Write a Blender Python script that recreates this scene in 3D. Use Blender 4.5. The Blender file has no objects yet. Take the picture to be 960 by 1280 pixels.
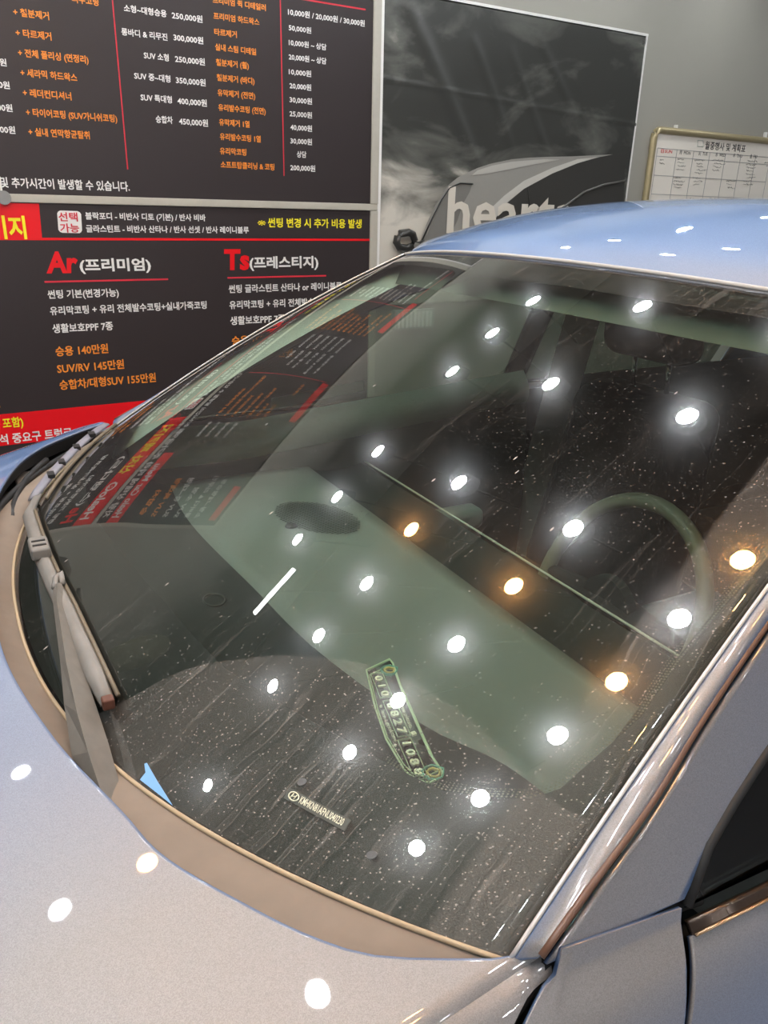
import bpy, bmesh, math, random
import numpy as np
from mathutils import Vector, Matrix

random.seed(7)
scene = bpy.context.scene
COL = scene.collection

# ------------------------------------------------------------------ camera, world, exposure
F, CX, CY = 961.4, 480.0, 640.0
PITCH, ROLL, AZ = math.radians(21.62), math.radians(1.498), math.radians(59.295)
EYE = 1.5752
_up = np.array([math.sin(ROLL) * math.cos(PITCH), -math.cos(ROLL) * math.cos(PITCH), -math.sin(PITCH)])
_fw = np.array([0, 0, 1.0]) - _up * _up[2]
_fw /= np.linalg.norm(_fw)
_rt = np.cross(_fw, _up)
if _rt[0] < 0:
    _rt = -_rt
_R = np.array([_rt, _fw, _up])
_w = np.array([math.sin(AZ), math.cos(AZ), 0.0])
_n = np.array([math.cos(AZ), -math.sin(AZ), 0.0])
WN = np.array([_w, -_n, [0, 0, 1.0]])
C2W = WN @ _R                      # lens axes (x right, y down, z forward) -> room axes

cam_data = bpy.data.cameras.new('camera')
cam = bpy.data.objects.new('camera', cam_data)
COL.objects.link(cam)
cam_data.sensor_fit = 'VERTICAL'
cam_data.sensor_height = 36.0
cam_data.lens = 36.0 * F / 1280.0
cam_data.clip_start = 0.02
m = Matrix.Identity(4)
for i in range(3):
    m[i][0], m[i][1], m[i][2] = C2W[i][0], -C2W[i][1], -C2W[i][2]
m[2][3] = EYE
cam.matrix_world = m
scene.camera = cam

world = bpy.data.worlds.new('world')
scene.world = world
world.use_nodes = True
world.node_tree.nodes['Background'].inputs[0].default_value = (0.8, 0.85, 1, 1)
world.node_tree.nodes['Background'].inputs[1].default_value = 0.05
scene.view_settings.view_transform = 'Standard'
scene.view_settings.look = 'None'
scene.view_settings.exposure = 0.0
scene.view_settings.gamma = 1.0
scene.cycles.transparent_max_bounces = 24
scene.cycles.max_bounces = 10
scene.cycles.caustics_refractive = False
scene.cycles.sample_clamp_indirect = 6.0

LAMP_POWER = 250.0
CEIL = 3.60
LAMP_Z = 2.875
WALL_Y = 3.0


def ray(px, py):
    d = C2W @ np.array([(px - CX) / F, (py - CY) / F, 1.0])
    return d / np.linalg.norm(d)


def on_wall(px, py, off=0.0):
    d = ray(px, py)
    k = (WALL_Y - off) / d[1]
    return np.array([d[0] * k, WALL_Y - off, EYE + d[2] * k])


# ------------------------------------------------------------------ car frame (x forward, y to the driver's side, z up)
CARCAM = np.array([0.26555, 1.01453, 1.57518])
YAW = 3.6450369585
M_CAR = np.array([[math.cos(YAW), math.sin(YAW), 0], [-math.sin(YAW), math.cos(YAW), 0], [0, 0, 1.0]])
A_CAR = WN @ M_CAR.T
CAR_ROT = math.atan2(A_CAR[1, 0], A_CAR[0, 0])
CAR_LOC = -(A_CAR @ np.array([CARCAM[0], CARCAM[1], 0]))


def cray(px, py):
    return A_CAR.T @ ray(px, py)


def onz(px, py, z):
    d = cray(px, py)
    return CARCAM + d * (z - CARCAM[2]) / d[2]


def ony(px, py, y):
    d = cray(px, py)
    return CARCAM + d * (y - CARCAM[1]) / d[1]


WB, BB, ZC, ZB = 0.7301, 0.2539, 1.10006, 1.06507
WH, XH, ZH, BH, CR = 0.59164, -0.65859, 1.4753, 0.09585, 0.02843


def S(t, s, off=0.0):
    """windscreen surface: t -1 driver's side .. +1 passenger's side, s 0 cowl .. 1 header"""
    a = abs(t) + 1e-9
    b = np.array([BB * (1 - a ** 2.24), -WB * t, ZB + (ZC - ZB) * a ** 2.164])
    h = np.array([XH + BH * (1 - t * t), -WH * t, ZH + CR * (1 - t * t)])
    p = b + (h - b) * s + 4 * s * (1 - s) * 0.02 * np.array([.47, 0, .88])
    if off:
        e = 1e-4
        n = np.cross(S(t + e, s) - S(t - e, s), S(t, s + e) - S(t, s - e))
        n /= np.linalg.norm(n)
        if n[2] < 0:
            n = -n
        p = p + n * off
    return p


def hit_glass(px, py):
    d = cray(px, py)
    q = np.array([0., .5, 1.5])
    for _ in range(50):
        f = lambda q: S(q[0], q[1]) - CARCAM - d * q[2]
        r = f(q)
        J = np.array([(f(q + np.eye(3)[i] * 1e-5) - r) / 1e-5 for i in range(3)]).T
        q = q + np.clip(np.linalg.solve(J, -r), -.3, .3)
    return q[0], q[1]


# ------------------------------------------------------------------ materials
MATS = {}


def nt(name):
    mt = bpy.data.materials.new(name)
    mt.use_nodes = True
    t = mt.node_tree
    MATS[name] = mt
    return mt, t, t.nodes['Principled BSDF']


def link(t, a, b):
    t.links.new(a, b)


def node(t, typ, **kw):
    n = t.nodes.new(typ)
    for k, v in kw.items():
        if k == 'inputs':
            for i, val in v.items():
                n.inputs[i].default_value = val
        else:
            setattr(n, k, v)
    return n


def simple(name, col, rough=0.5, metal=0.0, coat=0.0, var=0.06, scale=60, bump=0.0, spec=0.5):
    mt, t, p = nt(name)
    tc = node(t, 'ShaderNodeTexCoord')
    nz = node(t, 'ShaderNodeTexNoise', inputs={'Scale': scale, 'Detail': 4.0})
    link(t, tc.outputs['Object'], nz.inputs['Vector'])
    mx = node(t, 'ShaderNodeMix', data_type='RGBA')
    mx.inputs['A'].default_value = (*[c * (1 - var) for c in col], 1)
    mx.inputs['B'].default_value = (*[min(1, c * (1 + var)) for c in col], 1)
    link(t, nz.outputs['Fac'], mx.inputs['Factor'])
    link(t, mx.outputs['Result'], p.inputs['Base Color'])
    p.inputs['Roughness'].default_value = rough
    p.inputs['Metallic'].default_value = metal
    p.inputs['Coat Weight'].default_value = coat
    p.inputs['Coat Roughness'].default_value = 0.03
    p.inputs['Specular IOR Level'].default_value = spec
    if bump:
        bp = node(t, 'ShaderNodeBump', inputs={'Strength': bump, 'Distance': 0.002})
        link(t, nz.outputs['Fac'], bp.inputs['Height'])
        link(t, bp.outputs['Normal'], p.inputs['Normal'])
    return mt


def emitter(name, col, power):
    mt, t, p = nt(name)
    p.inputs['Base Color'].default_value = (*col, 1)
    p.inputs['Emission Color'].default_value = (*col, 1)
    p.inputs['Emission Strength'].default_value = power
    return mt


def paint_material():
    mt, t, p = nt('pearl_paint')
    tc = node(t, 'ShaderNodeTexCoord')
    lw = node(t, 'ShaderNodeLayerWeight', inputs={'Blend': 0.5})
    mx = node(t, 'ShaderNodeMix', data_type='RGBA')     # pearl flop: silver face on, blue at a grazing angle
    cr = node(t, 'ShaderNodeMapRange', inputs={'From Min': 0.22, 'From Max': 0.80})
    link(t, lw.outputs['Facing'], cr.inputs['Value'])
    link(t, cr.outputs['Result'], mx.inputs['Factor'])
    mx.inputs['A'].default_value = (0.255, 0.245, 0.245, 1)
    mx.inputs['B'].default_value = (0.13, 0.24, 0.47, 1)
    vo = node(t, 'ShaderNodeTexVoronoi', inputs={'Scale': 2000.0})
    link(t, tc.outputs['Object'], vo.inputs['Vector'])
    sp = node(t, 'ShaderNodeSeparateColor')
    link(t, vo.outputs['Color'], sp.inputs['Color'])
    mr = node(t, 'ShaderNodeMapRange', inputs={'To Min': 0.85, 'To Max': 1.16})
    link(t, sp.outputs[0], mr.inputs['Value'])
    ml = node(t, 'ShaderNodeMix', data_type='RGBA', blend_type='MULTIPLY')
    ml.inputs['Factor'].default_value = 1.0
    link(t, mx.outputs['Result'], ml.inputs['A'])
    cc = node(t, 'ShaderNodeCombineColor')
    for i in range(3):
        link(t, mr.outputs['Result'], cc.inputs[i])
    link(t, cc.outputs['Color'], ml.inputs['B'])
    link(t, ml.outputs['Result'], p.inputs['Base Color'])
    p.inputs['Metallic'].default_value = 0.45
    p.inputs['Roughness'].default_value = 0.50
    p.inputs['Coat Weight'].default_value = 1.0
    p.inputs['Coat Roughness'].default_value = 0.02
    return mt


def glass_material():
    """tinted windscreen with a film of dust, water trails and specks; UV = (t, s)"""
    mt, t, p = nt('dusty_windscreen_glass')
    t.nodes.remove(p)
    out = t.nodes['Material Output']
    uv = node(t, 'ShaderNodeUVMap')
    sx = node(t, 'ShaderNodeSeparateXYZ')
    link(t, uv.outputs['UV'], sx.inputs['Vector'])
    U, V = sx.outputs['X'], sx.outputs['Y']

    def math_(op, a, b=None, clamp=False):
        n = node(t, 'ShaderNodeMath', operation=op)
        n.use_clamp = clamp
        for i, v in enumerate((a, b)):
            if v is None:
                continue
            if isinstance(v, (int, float)):
                n.inputs[i].default_value = v
            else:
                link(t, v, n.inputs[i])
        return n.outputs[0]

    def mapr(v, a, b, c, d):
        n = node(t, 'ShaderNodeMapRange', inputs={'From Min': a, 'From Max': b, 'To Min': c, 'To Max': d})
        link(t, v, n.inputs['Value'])
        return n.outputs['Result']

    # edge of the wiped area: s as a function of t (stored t = (t+1.1)/2.2, s * 2)
    fc = node(t, 'ShaderNodeFloatCurve')
    pts = [(-1.0, .14), (-.955, .15), (-.913, .170), (-.863, .195), (-.803, .214), (-.709, .224), (-.623, .208), (-.525, .164), (-.464, .119), (-.42, .04), (-.38, .0), (1.05, 0.0)]
    cv = fc.mapping.curves[0]
    P = [((a + 1.1) / 2.2, b * 2) for a, b in pts]
    cv.points[0].location = (0.0, .24)
    cv.points[1].location = P[-1]
    for q in P[:-1]:
        cv.points.new(*q)
    fc.mapping.update()
    link(t, mapr(U, -1.1, 1.1, 0, 1), fc.inputs['Value'])
    sb = math_('MULTIPLY', fc.outputs[0], 0.5)
    low = mapr(math_('SUBTRACT', V, sb), -.0015, .0025, 1, 0)
    # driver's edge and header stay unwiped too
    tcurve = math_('ADD', -0.925, math_('MULTIPLY', math_('SUBTRACT', V, .15), .05))
    side = mapr(math_('SUBTRACT', U, tcurve), -.004, .004, 1, 0)
    top = mapr(V, .928, .934, 0, 1)
    cmb = node(t, 'ShaderNodeCombineXYZ')
    link(t, math_('MULTIPLY', U, 0.66), cmb.inputs[0])
    link(t, math_('MULTIPLY', V, 0.78), cmb.inputs[1])
    pos = cmb.outputs[0]
    n1 = node(t, 'ShaderNodeTexNoise', inputs={'Scale': 5.0, 'Detail': 5.0, 'Roughness': .6})
    link(t, pos, n1.inputs['Vector'])
    # water trails run down the slope: noise stretched along s, bent a little
    wob = node(t, 'ShaderNodeTexNoise', inputs={'Scale': 16.0, 'Detail': 3.0})
    link(t, pos, wob.inputs['Vector'])
    cm2 = node(t, 'ShaderNodeCombineXYZ')
    link(t, math_('ADD', math_('MULTIPLY', U, .66), math_('MULTIPLY', wob.outputs['Fac'], .014)), cm2.inputs[0])
    link(t, math_('MULTIPLY', V, .022), cm2.inputs[1])
    n2 = node(t, 'ShaderNodeTexNoise', inputs={'Scale': 58.0, 'Detail': 2.5, 'Roughness': .5})
    link(t, cm2.outputs[0], n2.inputs['Vector'])
    trail = math_('POWER', math_('SUBTRACT', 1.0, math_('MULTIPLY', math_('ABSOLUTE', math_('SUBTRACT', n2.outputs['Fac'], .5)), 26.0), True), 2.0)
    trail = math_('MULTIPLY', trail, mapr(n1.outputs['Fac'], .36, .55, 0, 1))
    # fine dust and specks
    nf = node(t, 'ShaderNodeTexNoise', inputs={'Scale': 1000.0, 'Detail': 0.0})
    link(t, pos, nf.inputs['Vector'])
    fine = mapr(nf.outputs['Fac'], .35, .75, .7, 1.6)

    def specks(scale, r0, r1, keep):
        v = node(t, 'ShaderNodeTexVoronoi', inputs={'Scale': scale})
        link(t, pos, v.inputs['Vector'])
        sc = node(t, 'ShaderNodeSeparateColor')
        link(t, v.outputs['Color'], sc.inputs['Color'])
        return math_('MULTIPLY', mapr(v.outputs['Distance'], r0, r1, 1, 0), math_('GREATER_THAN', sc.outputs[0], keep))
    sp1 = specks(200.0, .10, .22, .52)
    sp2 = specks(85.0, .05, .095, .72)
    # short elongated marks
    cm3 = node(t, 'ShaderNodeCombineXYZ')
    link(t, math_('MULTIPLY', U, .66), cm3.inputs[0])
    link(t, math_('MULTIPLY', V, .25), cm3.inputs[1])
    v3 = node(t, 'ShaderNodeTexVoronoi', inputs={'Scale': 52.0})
    link(t, cm3.outputs[0], v3.inputs['Vector'])
    s3 = node(t, 'ShaderNodeSeparateColor')
    link(t, v3.outputs['Color'], s3.inputs['Color'])
    sp3 = math_('MULTIPLY', mapr(v3.outputs['Distance'], .035, .06, 1, 0), math_('GREATER_THAN', s3.outputs[0], .66))

    film = math_('ADD', math_('MULTIPLY', low, .062), math_('ADD', math_('MULTIPLY', side, .07), math_('MULTIPLY', top, .008)))
    film = math_('ADD', film, mapr(n1.outputs['Fac'], .35, .7, .003, .020))
    film = math_('MULTIPLY', film, fine)
    dark = mapr(trail, 0, 1, 1.0, .55)
    film = math_('MULTIPLY', film, dark)
    unwiped = math_('MAXIMUM', low, math_('MAXIMUM', side, top))
    edge = math_('MULTIPLY', math_('POWER', math_('SUBTRACT', 1.0, math_('MULTIPLY', math_('ABSOLUTE', math_('SUBTRACT', n2.outputs['Fac'], .535)), 60.0), True), 1.5), math_('ADD', math_('MULTIPLY', unwiped, .11), .04))
    film = math_('ADD', film, math_('MULTIPLY', edge, mapr(n1.outputs['Fac'], .42, .6, 0, 1)))
    film = math_('ADD', film, math_('MULTIPLY', sp1, math_('ADD', math_('MULTIPLY', unwiped, .10), .18)))
    film = math_('ADD', film, math_('MULTIPLY', sp2, .30))
    film = math_('ADD', film, math_('MULTIPLY', sp3, .65))
    sp4 = specks(400.0, .12, .34, .62)
    film = math_('ADD', film, math_('MULTIPLY', sp4, math_('ADD', math_('MULTIPLY', unwiped, .24), .06)))
    film = math_('MINIMUM', film, .8)

    tr = node(t, 'ShaderNodeBsdfTransparent')
    tr.inputs['Color'].default_value = (0.72, 0.85, 0.77, 1)
    gl = node(t, 'ShaderNodeBsdfGlossy', inputs={'Roughness': 0.0})
    gl.inputs['Color'].default_value = (1, 1, 1, 1)
    hz = node(t, 'ShaderNodeBsdfGlossy', inputs={'Roughness': 0.16})
    hz.inputs['Color'].default_value = (1, 1, 1, 1)
    df = node(t, 'ShaderNodeBsdfDiffuse')
    df.inputs['Color'].default_value = (0.62, 0.57, 0.52, 1)
    fr = node(t, 'ShaderNodeFresnel', inputs={'IOR': 1.52})
    fac = math_('MULTIPLY', fr.outputs[0], 1.25, True)
    m1 = node(t, 'ShaderNodeMixShader')
    link(t, fac, m1.inputs[0]); link(t, tr.outputs[0], m1.inputs[1]); link(t, gl.outputs[0], m1.inputs[2])
    m0 = node(t, 'ShaderNodeMixShader', inputs={0: 0.012})
    link(t, m1.outputs[0], m0.inputs[1]); link(t, hz.outputs[0], m0.inputs[2])
    m2 = node(t, 'ShaderNodeMixShader')
    link(t, film, m2.inputs[0]); link(t, m0.outputs[0], m2.inputs[1]); link(t, df.outputs[0], m2.inputs[2])
    link(t, m2.outputs[0], out.inputs['Surface'])
    return mt


def clear_material(name, col, refl=0.0):
    mt, t, p = nt(name)
    t.nodes.remove(p)
    out = t.nodes['Material Output']
    tr = node(t, 'ShaderNodeBsdfTransparent')
    tr.inputs['Color'].default_value = (*col, 1)
    if refl:
        gl = node(t, 'ShaderNodeBsdfGlossy', inputs={'Roughness': 0.01})
        fr = node(t, 'ShaderNodeFresnel', inputs={'IOR': 1.5})
        mx = node(t, 'ShaderNodeMixShader')
        link(t, fr.outputs[0], mx.inputs[0]); link(t, tr.outputs[0], mx.inputs[1]); link(t, gl.outputs[0], mx.inputs[2])
        link(t, mx.outputs[0], out.inputs['Surface'])
    else:
        link(t, tr.outputs[0], out.inputs['Surface'])
    return mt


def poster_material():
    """dark printed sky: clouds brighten towards the lower edge; object x, z in metres"""
    mt, t, p = nt('printed_sky')
    tc = node(t, 'ShaderNodeTexCoord')
    mp = node(t, 'ShaderNodeMapping')
    mp.inputs['Scale'].default_value = (1.0, 1.0, 2.4)
    mp.inputs['Rotation'].default_value = (0, 0.35, 0)
    link(t, tc.outputs['Object'], mp.inputs['Vector'])
    nz = node(t, 'ShaderNodeTexNoise', inputs={'Scale': 2.6, 'Detail': 7.0, 'Roughness': .55, 'Distortion': .6})
    link(t, mp.outputs[0], nz.inputs['Vector'])
    sp = node(t, 'ShaderNodeSeparateXYZ')
    link(t, tc.outputs['Object'], sp.inputs[0])
    g = node(t, 'ShaderNodeMapRange', inputs={'From Min': -.95, 'From Max': -.45, 'To Min': 1.0, 'To Max': 0.0})
    link(t, sp.outputs['Z'], g.inputs['Value'])
    hx = node(t, 'ShaderNodeMapRange', inputs={'From Min': .15, 'From Max': .9, 'To Min': 1.0, 'To Max': .35})
    link(t, sp.outputs['X'], hx.inputs['Value'])
    mu = node(t, 'ShaderNodeMath', operation='MULTIPLY')
    link(t, g.outputs[0], mu.inputs[0]); link(t, hx.outputs[0], mu.inputs[1])
    ad = node(t, 'ShaderNodeMath', operation='MULTIPLY_ADD')
    ad.inputs[1].default_value = .55
    link(t, mu.outputs[0], ad.inputs[0]); link(t, nz.outputs['Fac'], ad.inputs[2])
    cr = node(t, 'ShaderNodeValToRGB')
    e = cr.color_ramp.elements
    e[0].position, e[0].color = .50, (.045, .045, .040, 1)
    e[1].position, e[1].color = .92, (.62, .58, .50, 1)
    k = cr.color_ramp.elements.new(.66)
    k.color = (.12, .12, .105, 1)
    link(t, ad.outputs[0], cr.inputs[0])
    link(t, cr.outputs[0], p.inputs['Base Color'])
    p.inputs['Roughness'].default_value = .32
    return mt


paint = paint_material()
glass = glass_material()
glass_in = clear_material('glass_inner_face', (1, 1, 1))
side_glass = clear_material('tinted_side_glass', (.22, .25, .23), 1)
clear_pane = clear_material('clear_side_pane', (.56, .61, .57), .0)
rear_tint = clear_material('rear_tinted_pane', (.40, .45, .41), .0)
acrylic = clear_material('clear_acrylic', (.93, .97, .95), 1)
sky_print = poster_material()
wall_m = simple('grey_wall_paint', (.36, .345, .295), .75, var=.02, scale=6, bump=.03)
near_wall_m = simple('pale_wall_paint', (.86, .87, .90), .8, var=.02, scale=6)
ceil_m = simple('black_ceiling_paint', (.012, .013, .014), .9)
floor_m = simple('grey_epoxy_floor', (.40, .40, .42), .22, var=.08, scale=3)
board_m = simple('black_sign_print', (.033, .025, .025), .38, var=.03, scale=8)
red_m = simple('red_print', (.80, .004, .010), .4, var=.01)
line_m = simple('pinkred_print', (.62, .03, .05), .4, var=.01)
white_m = simple('white_print', (.80, .78, .74), .45, var=.01)
cream_m = simple('cream_print', (.66, .61, .52), .45, var=.02)
orange_m = simple('orange_print', (.86, .27, .03), .45, var=.01)
yellow_m = simple('yellow_print', (.90, .78, .02), .45, var=.01)
dark_m = simple('dark_print', (.02, .02, .02), .5, var=.01)
alu_m = simple('champagne_aluminium', (.55, .50, .38), .35, .5)
warm_alu_m = simple('cream_frame', (.46, .43, .36), .5)
whiteboard_m = simple('whiteboard_enamel', (.88, .82, .72), .25, var=.01)
brass_m = simple('olive_brass_frame', (.42, .35, .20), .35, .4)
grid_m = simple('grey_ink', (.30, .30, .30), .5, var=.01)
rubber_m = simple('black_rubber', (.012, .012, .012), .55)
seal_m = simple('brown_seal_rubber', (.13, .065, .04), .35)
edge_m = simple('edge_highlight', (.62, .60, .57), .3, .3)  # pale tone stands in for the highlight along the glass edge
cowl_m = simple('dusty_cowl_plastic', (.20, .158, .122), .75, var=.15, scale=35, bump=.3)
wiper_m = simple('grey_dusty_wiper', (.185, .175, .16), .5, var=.18, scale=40)
wiper2_m = simple('slate_wiper_plastic', (.20, .20, .235), .45, var=.15, scale=40)
blade_m = simple('wiper_rubber_edge', (.15, .12, .08), .5, var=.2)
frit_m = simple('black_ceramic_frit', (.010, .009, .008), .5, var=.1)
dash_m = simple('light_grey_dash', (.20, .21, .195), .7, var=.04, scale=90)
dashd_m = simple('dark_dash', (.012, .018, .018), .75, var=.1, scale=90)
door_m = simple('grey_door_trim', (.32, .36, .31), .7, var=.05)
doord_m = simple('dark_door_trim', (.06, .072, .064), .7, var=.08)
seat_m = simple('charcoal_seat_fabric', (.012, .013, .014), .85, var=.2, scale=200)
beige_m = simple('pale_cabin_trim', (.75, .76, .68), .7, var=.03)
lining_m = simple('roof_lining', (.15, .17, .14), .9, var=.03)
wheel_m = simple('olive_grey_leather', (.16, .15, .10), .5, var=.05)
chrome_m = simple('chrome', (.8, .8, .78), .12, 1.0)
bronze_m = simple('bronze_window_moulding', (.10, .075, .06), .2, .7)
tag_m = simple('pale_green_acrylic_edge', (.62, .75, .50), .3, var=.05)
tagt_m = simple('engraved_cream', (.95, .93, .74), .4)
blue_m = simple('blue_film', (.20, .42, .80), .4, var=.02)
body_m = simple('dark_underbody', (.01, .01, .01), .9)
tyre_m = simple('tyre_rubber', (.02, .02, .02), .8)
can_m = simple('black_lamp_housing', (.008, .008, .008), .5)
cool_e = emitter('cool_white_diffuser', (.93, .97, 1.0), LAMP_POWER)
warm_e = emitter('warm_white_diffuser', (1.0, .48, .14), LAMP_POWER * .9)
tube_e = emitter('tube_diffuser', (1, 1, 1), 30)
print_tone = {}


def tone(v):
    k = round(v, 3)
    if k not in print_tone:
        print_tone[k] = simple('print_grey_%d' % int(k * 1000), (k, k * .96, k * .86), .32, var=.03)
    return print_tone[k]


# ------------------------------------------------------------------ builders
def tag(o, label=None, cat=None, group=None, kind=None):
    if label: o['label'] = label
    if cat: o['category'] = cat
    if group: o['group'] = group
    if kind: o['kind'] = kind
    return o


def empty(name, loc=(0, 0, 0), rotz=0.0, **kw):
    o = bpy.data.objects.new(name, None)
    COL.objects.link(o)
    o.location = loc
    o.rotation_euler = (0, 0, rotz)
    o.empty_display_size = .1
    return tag(o, **kw)


def mesh(name, verts, faces, mat, parent=None, smooth=False, uvs=None):
    me = bpy.data.meshes.new(name)
    me.from_pydata([tuple(map(float, v)) for v in verts], [], faces)
    if uvs is not None:
        lay = me.uv_layers.new(name='UVMap')
        for lp in me.loops:
            lay.data[lp.index].uv = uvs[lp.vertex_index]
    me.validate()
    me.update()
    for mt in (mat if isinstance(mat, (list, tuple)) else [mat]):
        me.materials.append(mt)
    if smooth:
        me.polygons.foreach_set('use_smooth', [True] * len(me.polygons))
    o = bpy.data.objects.new(name, me)
    COL.objects.link(o)
    o.parent = parent
    return o


def solid(o, t, off=-1):
    md = o.modifiers.new('solid', 'SOLIDIFY')
    md.thickness = t
    md.offset = off
    return o


def grid(name, fn, nu, nv, mat, parent=None, smooth=True, uvfn=None, thick=0.0, flip=False):
    V, U = [], []
    for j in range(nv + 1):
        for i in range(nu + 1):
            V.append(fn(i / nu, j / nv))
            if uvfn:
                U.append(uvfn(i / nu, j / nv))
    Fc = []
    for j in range(nv):
        for i in range(nu):
            a = j * (nu + 1) + i
            q = (a, a + 1, a + nu + 2, a + nu + 1)
            Fc.append(q[::-1] if flip else q)
    o = mesh(name, V, Fc, mat, parent, smooth, U if uvfn else None)
    if thick:
        solid(o, thick)
    return o


def tube(name, pts, r, mat, parent=None, n=8, closed=False, flat=1.0):
    pts = [Vector(p) for p in pts]
    V, Fc = [], []
    k = len(pts)
    for i, p in enumerate(pts):
        a = pts[(i - 1) % k] if closed or i > 0 else p
        b = pts[(i + 1) % k] if closed or i < k - 1 else p
        d = (b - a).normalized()
        ref = Vector((0, 0, 1)) if abs(d.z) < .9 else Vector((1, 0, 0))
        s = d.cross(ref).normalized()
        u = s.cross(d).normalized()
        rr = r[i] if isinstance(r, (list, tuple)) else r
        for q in range(n):
            an = 2 * math.pi * q / n
            V.append(p + s * math.cos(an) * rr + u * math.sin(an) * rr * flat)
    rng = k if closed else k - 1
    for i in range(rng):
        for q in range(n):
            a, b = i * n + q, i * n + (q + 1) % n
            c, d2 = ((i + 1) % k) * n + (q + 1) % n, ((i + 1) % k) * n + q
            Fc.append((a, b, c, d2))
    if not closed:
        Fc.append(tuple(range(n))[::-1])
        Fc.append(tuple(range((k - 1) * n, k * n)))
    return mesh(name, V, Fc, mat, parent, True)


def box(name, lo, hi, mat, parent=None, bevel=0.0, seg=2, smooth=False, taper=None):
    bm = bmesh.new()
    bmesh.ops.create_cube(bm, size=1.0)
    for v in bm.verts:
        v.co = Vector([lo[i] + (v.co[i] + .5) * (hi[i] - lo[i]) for i in range(3)])
        if taper and v.co.z > (lo[2] + hi[2]) / 2:
            v.co.x += taper[0]
            c = (lo[1] + hi[1]) / 2
            v.co.y = c + (v.co.y - c) * taper[1]
    if bevel:
        bmesh.ops.bevel(bm, geom=bm.edges[:], offset=bevel, segments=seg, affect='EDGES', profile=.5)
    me = bpy.data.meshes.new(name)
    bm.to_mesh(me)
    bm.free()
    me.materials.append(mat)
    if smooth or bevel:
        me.polygons.foreach_set('use_smooth', [True] * len(me.polygons))
    o = bpy.data.objects.new(name, me)
    COL.objects.link(o)
    o.parent = parent
    if smooth or bevel:
        md = o.modifiers.new('wn', 'WEIGHTED_NORMAL')
    return o


def disc_prism(cx, cy, cz, r, h, n=20, axis='z'):
    V, Fc = [], []
    for k in (0, 1):
        for i in range(n):
            a = 2 * math.pi * i / n
            c, s = math.cos(a) * r, math.sin(a) * r
            V.append((cx + c, cy + s, cz + k * h) if axis == 'z' else (cx + c, cy + k * h, cz + s))
    Fc = [(i, (i + 1) % n, n + (i + 1) % n, n + i) for i in range(n)] + [tuple(range(n))[::-1], tuple(range(n, 2 * n))]
    return V, Fc


def lerp_table(tab, x):
    if x <= tab[0][0]:
        return tab[0][1]
    for (a, b), (c, d) in zip(tab, tab[1:]):
        if x <= c:
            return b + (d - b) * (x - a) / (c - a)
    return tab[-1][1]


def spline(pts, x):
    """monotone-ish cubic through (x, y) points"""
    xs = [p[0] for p in pts]
    ys_ = [p[1] for p in pts]
    if x <= xs[0]: return ys_[0] + (ys_[1] - ys_[0]) / (xs[1] - xs[0]) * (x - xs[0])
    if x >= xs[-1]: return ys_[-1] + (ys_[-1] - ys_[-2]) / (xs[-1] - xs[-2]) * (x - xs[-1])
    i = max(k for k in range(len(xs) - 1) if xs[k] <= x)
    h = xs[i + 1] - xs[i]
    u = (x - xs[i]) / h
    sl = lambda k: (ys_[k + 1] - ys_[k]) / (xs[k + 1] - xs[k])
    m0 = (sl(i - 1) + sl(i)) / 2 if i > 0 else sl(i)
    m1 = (sl(i) + sl(i + 1)) / 2 if i < len(xs) - 2 else sl(i)
    return (2*u**3 - 3*u*u + 1) * ys_[i] + (u**3 - 2*u*u + u) * h * m0 + (-2*u**3 + 3*u*u) * ys_[i+1] + (u**3 - u*u) * h * m1


TEXTS = []


def text(body, mat, parent, name='lettering', bold=.016, extrude=.0):
    c = bpy.data.curves.new(name, 'FONT')
    c.body = body
    c.size = 1.0
    c.offset = bold
    c.extrude = extrude
    c.resolution_u = 2
    c.materials.append(mat)
    o = bpy.data.objects.new(name, c)
    COL.objects.link(o)
    o.parent = parent
    return o


def wall_text(body, xl, xr, yb, h, mat, parent, off=.0125, bold=.022, shear=0.0, kf=.86):
    """flat print on the wall boards: left end xl, right end xr, foot yb at the left end, letter height h (photo pixels)"""
    a, b = on_wall(xl, yb, off), on_wall(xr, yb, off)
    t = on_wall(xl, yb - h, off)
    o = text(body, mat, parent, bold=bold)
    o.data.shear = shear
    o.rotation_euler = (math.pi / 2, 0, 0)
    o.location = Vector(a) - Vector(parent.location)
    TEXTS.append((o, b[0] - a[0], (t[2] - a[2]) / kf))
    return o


# ================================================================== the room
def room():
    x0, x1, y0 = -4.5, 7.0, -3.6
    T = .12
    for nm, lo, hi, mt in (
        ('wall_back', (x0, WALL_Y, 0), (x1, WALL_Y + T, CEIL), wall_m),
        ('wall_front', (x0, y0 - T, 0), (x1, y0, CEIL), near_wall_m),
        ('wall_left', (x0 - T, y0 - T, 0), (x0, WALL_Y + T, CEIL), near_wall_m),
        ('wall_right', (x1, y0 - T, 0), (x1 + T, WALL_Y + T, CEIL), near_wall_m),
        ('floor', (x0 - T, y0 - T, -T), (x1 + T, WALL_Y + T, 0), floor_m),
        ('ceiling', (x0 - T, y0 - T, CEIL), (x1 + T, WALL_Y + T, CEIL + T), ceil_m)):
        tag(box(nm, lo, hi, mt), kind='structure')


room()


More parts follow.
